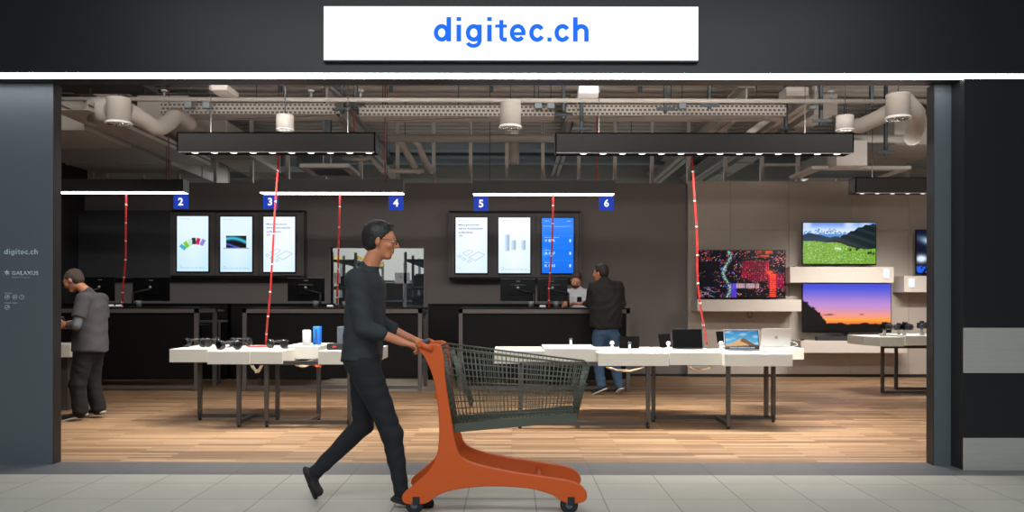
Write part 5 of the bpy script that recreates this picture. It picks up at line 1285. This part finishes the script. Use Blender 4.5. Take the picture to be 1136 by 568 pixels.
def eyes(P, parent, sc=1.0):
    for l in (-1, 1):
        e = MB(); p = P(l * .033, .0835, .008); e.ball(p, .0115 * sc, u=12, v=8); ob = e.build('eye', mat('eye_white', (205, 200, 195), .2), parent)
        e = MB(); p = P(l * .033, .0925, .008); e.ball(p, .0052 * sc, u=10, v=6); e.build('iris', mat('dark_iris', (30, 20, 16), .1), ob)
def hair(name, P, R, axes, lo, hi, m, parent, thick=.012, back=.0, top=.006, h=.006, planes=None, quiff=0, sc=1.0):
    f = Field(lo, hi, h); Lt, Fw, Up = axes
    pl = planes or [(P(0, .052, .055), Fw * .8 - Up * .6 + 0 * Lt)]
    pl = [(pt, nn) for pt, nn in pl]
    low = [(P(0, -.02, -.012), -Up + .45 * Fw)]
    f.ell(P(0, -.022, .033 + top / 2), R, np.array((.076 + thick, .096 + thick, .085 + thick + top)) * sc, .003, planes=pl + low)
    f.ell(P(0, -.045, -.015), R, np.array((.066 + thick * .7, .062 + thick * .8, .062)) * sc, .02, planes=[(P(0, -.012, 0), Fw), (P(0, 0, -.070), -Up)])
    if quiff:
        for k in range(7): f.cone(P(-.040 + k * .0135, .015, .106), P(-.042 + k * .014, .052 + .008 * math.sin(k * 2.3), .102 + quiff), .014 * sc, .009 * sc, .012)
    f.wrinkle(.0032, 150, 130, 210, 2)
    return f.mesh(name, m, parent)
def slab(f, pe, nk, lat, wb, wt, rb, rt, drop, below, planes=(), k=.05, sag=None):
    """flat-sided torso: a row of cones from hips to shoulders"""
    pe, nk, lat = np.array(pe, float), np.array(nk, float), nrm(lat); ax_ = nrm(nk - pe)
    a = pe - ax_ * below; b = nk - ax_ * drop
    for q in (-1, -.35, .35, 1): f.cone(a + lat * q * wb, b + lat * q * wt, rb, rt, k, planes=planes)
def mid(a, b, t=.5): return np.array(a) * (1 - t) + np.array(b) * t

def person(label, base, J, dims, skin, hres, clothes, ground=0.0):
    """J: joints; builds one continuous body plus separate clothing meshes"""
    t = thing('person', label, 'person', base)
    pts = np.array([v for k_, v in J.items() if k_ not in ('F', 'U', 'lat')]); lo = pts.min(0) - .24; hi = pts.max(0) + .24
    f = Field(lo, hi, hres)
    lat = nrm(J['lat'])
    up = nrm(np.array(J['neck']) - np.array(J['pelvis'])); fw = nrm(np.cross(up, lat)); R = np.stack([lat, fw, up], 1)
    sc = dims.get('sc', 1)
    # torso
    f.ell(mid(J['pelvis'], J['neck'], .68), R, (.145 * sc, .095 * sc, .20 * sc), .03); f.ell(mid(J['pelvis'], J['neck'], .08), R, (.140 * sc, .10 * sc, .14 * sc), .04)
    f.cone(J['shL'], J['shR'], .055, .055, .04); f.cone(J['neck'], mid(J['neck'], J['head'], .6), .058, .052, .03)
    for s_ in 'LR':
        f.cone(J['sh' + s_], J['el' + s_], .048, .038, .02); f.cone(J['el' + s_], J['wr' + s_], .038, .025, .01)
        f.cone(J['hip' + s_], J['kn' + s_], .075, .050, .03); f.cone(J['kn' + s_], J['an' + s_], .050, .034, .01); f.cone(J['an' + s_], mid(J['an' + s_], J['toe' + s_], .6), .028, .018, .01)
    P, Rh, axes = head(f, J['head'], J['F'], J['U'], dims.get('head', 1.0))
    for s_ in 'LR':
        hd = dims['hand' + s_]; hand(f, J['wr' + s_], *hd)
    f.mesh('body', skin, t)
    eyes(P, t, dims.get('head', 1.0))
    clothes(t, J, P, Rh, axes, R, lo, hi, up, fw, lat)
    return t
def shoe(parent, an, toe, m, sole_m, ground=0.0, name='shoe', h=.006, pitch_floor=True):
    an = np.array(an, float); toe = np.array(toe, float); d = toe - an; d = nrm(d); heel = an - d * .045
    lat = nrm(np.cross(d, (0, 0, 1))); up = nrm(np.cross(lat, d)); 
    f = Field(np.minimum(heel, toe) - .14, np.maximum(heel, toe) + .14, h)
    k = .02
    b = an - up * .045 - d * .03; q = toe - up * .0
    base = toe - up * 0.022
    f.cone(b, mid(b, q, .55) , .040, .040, k); f.cone(mid(b, q, .5), q - d * .02, .041, .034, k); f.cone(an + up * .015, b, .042, .042, k)
    pl = [(toe - up * .018, -up)]
    s_ = f.f; sl, PP = f.sub(f.lo, f.lo + (f.n - 1) * f.h)
    f.f = np.maximum(f.f, ((PP - (toe - up * .020)) @ (-up)).astype(np.float32)[:f.n[0], :f.n[1], :f.n[2]])
    o = f.mesh(name, m, parent)
    f = Field(np.minimum(heel, toe) - .14, np.maximum(heel, toe) + .14, h)
    z = toe - up * .030
    bb = b - up * np.dot(b - z, up); 
    f.cone(bb, mid(bb, z, .5), .043, .042, .01); f.cone(mid(bb, z, .5), z - d * .012, .043, .037, .01)
    f.f = np.maximum(f.f, ((PP - (z + up * .012)) @ up).astype(np.float32)); f.f = np.maximum(f.f, ((PP - (z - up * .008)) @ (-up)).astype(np.float32))
    f.mesh('sole', sole_m, o) if False else f_sole(f, sole_m, o)
    return o
def f_sole(f, m, o):
    s_ = f.mesh('sole', m, None); s_.data.transform(Matrix.Translation(-wloc(o))); s_.parent = o; return s_

M_skin = mat('warm_skin', (205, 140, 108), 0.5, var=.05, scale=20); M_skin2 = mat('tan_skin', (190, 122, 86), 0.5, var=.05, scale=20)
M_hairb = mat('black_hair', (22, 18, 17), 0.55, var=.3, scale=90); M_hairbr = mat('brown_hair', (66, 46, 34), 0.6, var=.3, scale=90); M_buzz = mat('grey_buzz_hair', (84, 72, 66), 0.8, var=.3, scale=120)
M_black_j = mat('black_jacket', (20, 19, 20), 0.75, var=.15, scale=30); M_tee = mat('charcoal_tshirt', (74, 73, 77), 0.9, var=.08, scale=40); M_trs = mat('black_trousers', (15, 15, 17), 0.85, var=.15, scale=30)
M_wtee = mat('white_tshirt', (205, 208, 214), 0.9, var=.03); M_jeans = mat('blue_denim', (62, 92, 124), 0.85, var=.25, scale=40); M_sweat = mat('dark_slate_sweater', (38, 44, 47), 0.85, var=.12, scale=30); M_navy = mat('navy_black_trousers', (15, 19, 25), 0.85, var=.12, scale=30)
M_sole_w = mat('white_sole', (205, 205, 205), .6); M_tatt = mat('inked_forearm', (92, 98, 104), 0.6, var=.35, scale=60)

# ---- walker pushing the cart (side view, facing +X)
Yw = 5.22
def wj(px, py, dy=0): v = at(px, py, Yw); return (v.x, Yw + dy, v.z)
J = dict(pelvis=wj(402, 393), neck=wj(408, 301), head=wj(422, 268), shL=wj(404, 312, .165), shR=wj(402, 312, -.165), elL=wj(414, 360, .20), elR=wj(410, 362, -.21), wrL=wj(452, 377, .18), wrR=wj(450, 378, -.18),
         hipL=wj(402, 402, .085), hipR=wj(405, 402, -.085), knL=wj(400, 474, .085), anL=wj(343, 531, .085), toeL=wj(351, 552, .085), knR=wj(437, 479, -.085), anR=wj(449, 548, -.085), toeR=wj(481, 556, -.085), F=(1, 0, -.12), U=(.1, 0, 1), lat=(0, 1, 0))
def w_clothes(t, J, P, Rh, axes, R, lo, hi, up, fw, lat):
    f = Field(lo, hi, .0085)
    slab(f, J['pelvis'], J['neck'], lat, .075, .095, .112, .105, .11, .06, [(np.array(J['pelvis']) - np.array((0, 0, .03)), (0, 0, -1))])
    f.cone(J['shL'], J['shR'], .072, .072, .05); f.cone(mid(J['neck'], J['pelvis'], .06), mid(J['neck'], J['head'], .08), .080, .064, .03)
    for s_ in 'LR':
        f.cone(J['sh' + s_], J['el' + s_], .070, .056, .03); e = np.array(J['el' + s_]); w = np.array(J['wr' + s_]); c = mid(e, w, .42)
        f.cone(e, c, .056, .050, .02)
    f.wrinkle(.005, 26, 20, 34, 1); f.mesh('sweater', M_sweat, t)
    f = Field(lo, hi, .0085)
    f.ell(np.array(J['pelvis']) - np.array((0, 0, .02)), R, (.165, .125, .12), .04, planes=[(np.array(J['pelvis']) + np.array((0, 0, .05)), (0, 0, 1))])
    for s_ in 'LR':
        f.cone(J['hip' + s_], J['kn' + s_], .103, .068, .04); a = mid(J['kn' + s_], J['an' + s_], .97); f.cone(J['kn' + s_], a, .066, .046, .02)
    f.wrinkle(.004, 30, 20, 38, 4); f.mesh('trousers', M_navy, t)
    hl = np.array(J['head']); hair('hair', P, Rh, axes, hl - .17, hl + .17, M_hairb, t, thick=.008, top=.010, quiff=.008)
    for s_ in 'LR': shoe(t, J['an' + s_], J['toe' + s_], M_rubber, M_rubber)
    g = MB(); 
    for l in (-1, 1):
        p = [P(l * .033 + .024 * math.cos(a), .108, .006 + .018 * math.sin(a)) for a in np.linspace(0, 2 * PI, 17)]; g.tube(p, .0022, 6, False)
        g.tube([P(l * .058, .106, .012), P(l * .078, .04, .012), P(l * .084, -.01, .008)], .002, 6)
    g.tube([P(-.010, .109, .010), P(.010, .109, .010)], .002, 6); gl = g.build('glasses', M_gloss_b, t)
hL = ((.9, -.0, -.25), (.3, 0, 1), (0, -1, 0), (.95, 1.0, 1.0, 1.0)); hR = ((.9, 0, -.25), (.3, 0, 1), (0, 1, 0), (.95, 1.0, 1.0, 1.0))
person('man in dark sweater and glasses striding right while pushing the orange shopping cart', (ax(402, Yw), Yw, 0), J, {'handL': hL, 'handR': hR}, M_skin2, .0065, w_clothes)

# ---- shopping cart
cart = thing('shopping_cart', 'orange-framed wire shopping cart pushed past the storefront', 'shopping cart', (ax(545, 5.2), 5.2, 0))
Yn, Yf_ = 4.97, 5.45
def cr(pts, n=6):
    out = []; N_ = len(pts)
    for i in range(N_):
        p0, p1, p2, p3 = [np.array(pts[(i + k) % N_], float) for k in (-1, 0, 1, 2)]
        for j in range(n):
            f = j / n; out.append(tuple(0.5 * ((2 * p1) + (p2 - p0) * f + (2 * p0 - 5 * p1 + 4 * p2 - p3) * f * f + (3 * p1 - p0 - 3 * p2 + p3) * f ** 3)))
    return out
prof = [(489, 384), (494, 420), (500, 460), (506, 494), (518, 511), (560, 522), (605, 529), (638, 535), (651, 546), (648, 557), (628, 558), (612, 549), (585, 542), (540, 540), (503, 544), (484, 551), (472, 559), (450, 559), (447, 549), (462, 536), (478, 520), (486, 498), (487, 465), (482, 425), (472, 398), (464, 386)]
pr = [((p[0] - CX) * Yn / F, H - (p[1] - HY) * Yn / F) for p in cr(prof, 4)]
for y0, y1 in ((Yn, Yn + .035), (Yf_ - .035, Yf_)):
    MB().prism_xz(pr, y0, y1).build('side_frame', M_orange, cart, bevel=.006)
def cp(px, py): return ((px - CX) * Yn / F, H - (py - HY) * Yn / F)
for px, py in ((495, 515), (600, 537), (484, 440)):
    x, z = cp(px, py); MB().tube([(x, Yn + .02, z), (x, Yf_ - .02, z)], .016, 10).build('cross_bar', M_orange, cart)
hx, hz = cp(466, 382)
h0 = MB().tube([(hx, Yn - .02, hz), (hx, Yf_ + .02, hz)], .016, 14).build('handle', M_orange, cart)
MB().tube([(hx, Yn + .06, hz), (hx, Yf_ - .06, hz)], .0175, 14).build('grip_sleeve', M_grey_pl, h0)
for yy in (Yn, Yf_):
    x, z = cp(480, 388); MB().tube([(hx, yy, hz), (x, yy, z)], .018, 10).build('handle_arm', M_orange, cart)
# basket
TR, TF, BR, BF = cp(487, 385), cp(655, 406), cp(503, 478), cp(641, 466)
yN0, yN1, yB0, yB1 = Yn + .03, Yf_ - .03, Yn + .06, Yf_ - .06
def bp(u, v, side):   # u rear->front, v bottom->top, side 0 near 1 far
    t_ = Vector((TR[0] + (TF[0] - TR[0]) * u, 0, TR[1] + (TF[1] - TR[1]) * u)); b_ = Vector((BR[0] + (BF[0] - BR[0]) * u, 0, BR[1] + (BF[1] - BR[1]) * u))
    p = b_.lerp(t_, v); p.y = (yB0 + (yN0 - yB0) * v) if side == 0 else (yB1 + (yN1 - yB1) * v)
    return p
mb = MB(); wr = .0022
for side in (0, 1):
    for k in range(35): mb.tube([bp(k / 34, 0, side), bp(k / 34, 1, side)], wr, 5)
    for k in range(1, 12): mb.tube([bp(0, k / 12, side), bp(1, k / 12, side)], wr * 1.1, 5)
for u in (0, 1):
    for k in range(13): 
        a = bp(u, 0, 0).lerp(bp(u, 0, 1), k / 12); b = bp(u, 1, 0).lerp(bp(u, 1, 1), k / 12); mb.tube([a, b], wr, 5)
    for k in range(1, 12): mb.tube([bp(u, k / 12, 0), bp(u, k / 12, 1)], wr, 5)
for k in range(30): mb.tube([bp(k / 29, 0, 0), bp(k / 29, 0, 1)], wr, 5)
for k in range(13): mb.tube([bp(0, 0, 0).lerp(bp(0, 0, 1), k / 12), bp(1, 0, 0).lerp(bp(1, 0, 1), k / 12)], wr, 5)
mb.build('wire_basket', M_wire, cart)
mb = MB(); loop = [bp(0, 1, 0), bp(1, 1, 0), bp(1, 1, 1), bp(0, 1, 1), bp(0, 1, 0)]; 
for a, b in zip(loop[:-1], loop[1:]): mb.tube([a, b], .006, 8)
mb.build('basket_rim', M_wire, cart)
mb = MB(); 
for side in (0, 1):
    a, b = bp(0, .0, side), bp(1, 0, side); mb.prism_xz([(a.x, a.z - .02), (b.x, b.z - .02), (b.x, b.z + .035), (a.x, a.z + .035)], a.y - .004, a.y + .004)
mb.build('basket_base_band', mat('olive_plastic', (70, 74, 64), .5), cart)
# fold-down child flap at the rear
mb = MB()
for k in range(9):
    y_ = yN0 + .04 + (yN1 - yN0 - .08) * k / 8; mb.tube([bp(.06, .95, 0) * 1.0 - Vector((0, bp(.06, .95, 0).y - y_, 0)), bp(.16, .25, 0) - Vector((0, bp(.16, .25, 0).y - y_, 0))], .0025, 5)
for v in (.3, .5, .7, .9):
    u = .06 + (.95 - v) / .7 * .10; mb.tube([bp(u, v, 0), bp(u, v, 1)], .0025, 5)
mb.build('child_seat_flap', M_wire, cart)
for (px, py) in ((462, 553), (634, 553)):
    x, z = cp(px, py)
    for yy in (Yn + .018, Yf_ - .018):
        c_ = thing_part = MB().box(x - .022, x + .022, yy - .022, yy + .022, .055, max(z, .09) + .01, .004).build('caster_fork', M_dark_pl, cart)
        w_ = MB().lathe(x - .012, 0, [(0.045, yy - .015), (0.055, yy - .012), (0.055, yy + .012), (0.045, yy + .015)], 24, 'Y', cz=.055).build('wheel', M_rubber, cart)
        w2 = MB().lathe(x - .012, 0, [(0.022, yy - .019), (0.022, yy + .019)], 16, 'Y', cz=.055).build('wheel_hub', M_grey_pl); w2.parent = w_; w2.data.transform(Matrix.Translation(-wloc(w_)))

# ---- man with phone at left (facing -X)
Y1 = 8.95
def pj(px, py, dy=0): v = at(px, py, Y1); return (v.x, Y1 + dy, v.z)
J = dict(pelvis=pj(99, 391), neck=pj(99, 327), head=pj(81.5, 312), shL=pj(103, 333, -.20), shR=pj(103, 333, .185), elL=pj(101.5, 361, -.31), elR=pj(102, 361, .25), wrL=pj(82, 361.5, -.16), wrR=pj(82, 361, .08),
         hipL=pj(98, 394, -.09), hipR=pj(99, 394, .09), knL=pj(92, 426, -.11), anL=pj(95, 457.5, -.10), toeL=pj(78, 462.5, -.14), knR=pj(97, 426, .10), anR=pj(104, 457, .12), toeR=pj(86, 460.5, .16), F=(-1, 0.0, -.55), U=(-.55, 0, 1), lat=(0, -1, 0))
def p1_clothes(t, J, P, Rh, axes, R, lo, hi, up, fw, lat):
    pe = np.array(J['pelvis'])
    f = Field(lo, hi, .009); cutp = [(pe + np.array((0, 0, .03)), (0, 0, -1))]
    slab(f, pe, J['neck'], lat, .06, .085, .150, .105, .10, .05, cutp); slab(f, pe + np.array((.02, 0, 0)), np.array(J['neck']) + np.array((.06, 0, 0)), lat, .06, .07, .140, .10, .16, .05, cutp)
    f.cone(J['shL'], J['shR'], .068, .068, .05); f.cone(mid(J['neck'], pe, .06), mid(J['neck'], J['head'], .08), .078, .064, .03)
    for s_ in 'LR':
        e = np.array(J['el' + s_]); q = mid(J['sh' + s_], e, .72); f.cone(J['sh' + s_], mid(J['sh' + s_], e, 1.0), .072, .072, .03, planes=[(q, e - np.array(J['sh' + s_]))])
    f.wrinkle(.004, 22, 18, 26, 2); f.mesh('t_shirt', M_tee, t)
    for s_ in 'LR':
        f = Field(lo, hi, .008)
        f.cone(mid(J['sh' + s_], J['el' + s_], .5), J['el' + s_], .052, .048, .01); f.cone(J['el' + s_], mid(J['el' + s_], J['wr' + s_], .72), .047, .036, .01)
        f.mesh('inked_sleeve', M_tatt, t)
    f = Field(lo, hi, .009)
    f.ell(pe, R, (.165, .125, .12), .04)
    for s_ in 'LR':
        f.cone(J['hip' + s_], J['kn' + s_], .108, .086, .04); f.cone(J['kn' + s_], mid(J['kn' + s_], J['an' + s_], .92), .084, .080, .03)
    f.wrinkle(.004, 24, 18, 32, 5); f.mesh('trousers', M_trs, t)
    hl = np.array(J['head']); hair('hair', P, Rh, axes, hl - .17, hl + .17, M_buzz, t, thick=.005, top=.002, planes=[(P(0, .060, .060), axes[1] * .8 - axes[2] * .6)])
    for s_ in 'LR': shoe(t, J['an' + s_], J['toe' + s_], M_rubber, M_sole_w)
    e = MB(); e.ball(P(.090, -.004, -.026), .009, u=10, v=6); e.build('earring', mat('blue_earring', (70, 70, 170), .3), t); e = MB(); e.ball(P(-.090, -.004, -.026), .009, u=10, v=6); e.build('earring', MATS['blue_earring'], t)
hLd = ((-1, .45, .05), (-.1, -.8, .9), (.0, .3, 1), (.55, .6, .65, .7)); hRd = ((-1, -.45, .05), (-.1, .8, .9), (.0, -.3, 1), (.55, .6, .65, .7))
person('man in charcoal t-shirt with buzz cut looking down at a phone by the left jamb', (ax(99, Y1), Y1, 0), J, {'handL': hLd, 'handR': hRd}, M_skin, .0075, p1_clothes)
ph = thing('mobile_phone', 'white-cased phone held by the man at the left jamb', 'phone', pj(72.5, 359))
R = Matrix.Translation(pj(72.5, 359)) @ Matrix.Rotation(-.6, 4, 'Y')
MB().box(-.005, .005, -.038, .038, -.07, .08, .003, R).build('phone_case', M_plastic_w, ph); MB().box(.005, .006, -.034, .034, -.064, .074, 0, R).build('phone_screen', M_gloss_b, ph)
# white stool/bin edge beside him
t = thing('white_plinth', 'white plinth half hidden behind the left jamb beside the man', 'plinth', at(66, 402, 9.6))
MB().box(ax(40, 9.6), ax(77.5, 9.6), 9.6, 10.1, az(397, 9.6), az(383, 9.6), .004).build('table_block', M_white, t)
MB().box(ax(50, 9.6), ax(70, 9.6), 9.7, 10.0, 0, az(397, 9.6)).build('pedestal', M_leg, t)

# ---- staff man behind the counter (facing -Y, looking down)
Y2 = 12.86
def qj(px, py, dy=0): v = at(px, py, Y2); return (v.x, Y2 + dy, v.z)
J = dict(pelvis=qj(641, 352), neck=qj(641, 322), head=qj(638.5, 311.5, -.07), shL=qj(652.5, 326), shR=qj(629, 326), elL=qj(656, 340, -.10), elR=qj(625, 341, -.12), wrL=qj(645, 336, -.30), wrR=qj(635, 336.5, -.30))
zf = 0.0; px_ = J['pelvis']; J['pelvis'] = (px_[0], Y2 + .05, .98); J['hipL'] = (px_[0] + .09, Y2 + .05, .92); J['hipR'] = (px_[0] - .09, Y2 + .05, .92)
for s_, dx in (('L', .11), ('R', -.11)): J['kn' + s_] = (px_[0] + dx, Y2 + .02, .50); J['an' + s_] = (px_[0] + dx, Y2 + .06, .09); J['toe' + s_] = (px_[0] + dx * 1.1, Y2 - .09, .035)
J.update(F=(-.15, -1, -.45), U=(.12, -.42, 1), lat=(1, 0, 0))
def p2_clothes(t, J, P, Rh, axes, R, lo, hi, up, fw, lat):
    pe = np.array(J['pelvis']); f = Field(lo, hi, .010); cutp = [(pe - np.array((0, 0, .06)), (0, 0, -1))]
    f.ell(mid(pe, J['neck'], .62), R, (.19, .125, .25), .04, planes=cutp); f.ell(mid(pe, J['neck'], .2), R, (.18, .13, .28), .05, planes=cutp)
    f.cone(J['shL'], J['shR'], .072, .072, .05); f.cone(mid(J['neck'], pe, .02), mid(J['neck'], J['head'], .15), .080, .068, .03)
    for s_ in 'LR':
        e = np.array(J['el' + s_]); q = mid(J['sh' + s_], e, .6); f.cone(J['sh' + s_], e, .072, .070, .03, planes=[(q, e - np.array(J['sh' + s_]))])
    f.wrinkle(.005, 24, 18, 30, 2); f.mesh('t_shirt', M_wtee, t)
    f = Field(lo, hi, .012); f.ell(pe, R, (.165, .12, .12), .04)
    for s_ in 'LR': f.cone(J['hip' + s_], J['kn' + s_], .09, .065, .04); f.cone(J['kn' + s_], mid(J['kn' + s_], J['an' + s_], .95), .064, .055, .02)
    f.mesh('trousers', M_trs, t)
    hl = np.array(J['head']); hair('hair', P, Rh, axes, hl - .17, hl + .17, M_hairbr, t, thick=.010, top=.014, quiff=.006)
    f = Field(hl - .17, hl + .17, .006); f.ell(P(0, .030, -.060), Rh, (.064, .066, .060), .01, planes=[(P(0, .01, -.038), axes[2] * 1.0 - axes[1] * .15), (P(0, .01, 0), -axes[1])]); f.wrinkle(.002, 200, 150, 180, 1)
    f.mesh('beard', M_hairbr, t)
    for s_ in 'LR': shoe(t, J['an' + s_], J['toe' + s_], M_rubber, M_sole_w, h=.01)
hl2 = ((-.75, -.6, .05), (-.2, -.3, 1), (-.6, .75, 0), (.5, .5, .55, .6)); hr2 = ((.75, -.6, .05), (.2, -.3, 1), (.6, .75, 0), (.5, .5, .55, .6))
person('bearded man in white t-shirt leaning over a phone behind the right counter', (J['pelvis'][0], Y2, 0), J, {'handL': hl2, 'handR': hr2}, M_skin, .009, p2_clothes)
ph = thing('mobile_phone', 'dark phone held by the bearded man behind the counter', 'phone', qj(640, 334, -.34))
R = Matrix.Translation(qj(640.5, 333.5, -.36)) @ Matrix.Rotation(.6, 4, 'X')
MB().box(-.036, .036, -.004, .004, -.06, .07, .003, R).build('phone_case', M_dark_pl, ph); MB().box(-.032, .032, .004, .005, -.055, .065, 0, R).build('phone_screen', M_gloss_b, ph)

# ---- customer in black jacket (back to us, turned left)
Y3 = 11.36
def cj(px, py, dy=0): v = at(px, py, Y3); return (v.x, Y3 + dy, v.z)
J = dict(pelvis=cj(672, 368), neck=cj(671, 314), head=cj(666.5, 303, .03), shL=cj(659.5, 319, -.02), shR=cj(685, 319, .02), elL=cj(655, 336, .10), elR=cj(690, 336, .05), wrL=cj(652.5, 337, .36), wrR=cj(676, 330, .27),
         hipL=cj(665, 373), hipR=cj(680, 373), knL=cj(664, 403), anL=cj(667.5, 430.5, -.02), toeL=cj(658, 435.5, .05), knR=cj(682, 403), anR=cj(688, 430.5, .02), toeR=cj(685, 435.5, .15), F=(-.85, .55, -.12), U=(-.08, .05, 1), lat=(-1, -.12, 0))
def p3_clothes(t, J, P, Rh, axes, R, lo, hi, up, fw, lat):
    pe = np.array(J['pelvis']); f = Field(lo, hi, .010); cutp = [(pe + np.array((0, 0, .06)), (0, 0, -1))]
    slab(f, pe, J['neck'], lat, .085, .11, .135, .125, .12, .05, cutp)
    f.cone(J['shL'], J['shR'], .088, .088, .05); f.cone(mid(J['neck'], pe, .02), mid(J['neck'], J['head'], .35), .095, .075, .03)
    for s_ in 'LR':
        f.cone(J['sh' + s_], J['el' + s_], .086, .066, .04); f.cone(J['el' + s_], mid(J['el' + s_], J['wr' + s_], .93), .064, .046, .03)
    f.wrinkle(.008, 22, 16, 26, 3); f.mesh('jacket', M_black_j, t)
    f = Field(lo, hi, .010); f.ell(pe, R, (.17, .13, .13), .04)
    for s_ in 'LR': f.cone(J['hip' + s_], J['kn' + s_], .100, .080, .03); f.cone(J['kn' + s_], mid(J['kn' + s_], J['an' + s_], .88), .078, .060, .02)
    f.wrinkle(.005, 26, 18, 44, 3); f.mesh('jeans', M_jeans, t)
    hl = np.array(J['head']); hair('hair', P, Rh, axes, hl - .17, hl + .17, M_hairb, t, thick=.009, top=.012, quiff=.010)
    for s_ in 'LR': shoe(t, J['an' + s_], J['toe' + s_], M_rubber, M_sole_w, h=.007)
person('man in black jacket and blue jeans standing at the right counter, back turned', (J['pelvis'][0], Y3, 0), J, {'handL': ((-.2, 1, -.02), (0, 0, 1), (1, .2, 0), (.2, .2, .25, .3)), 'handR': ((-.5, .8, .2), (.6, .3, .8), (-.6, -.4, .5), (.4, .5, .5, .6))}, M_skin2, .009, p3_clothes)
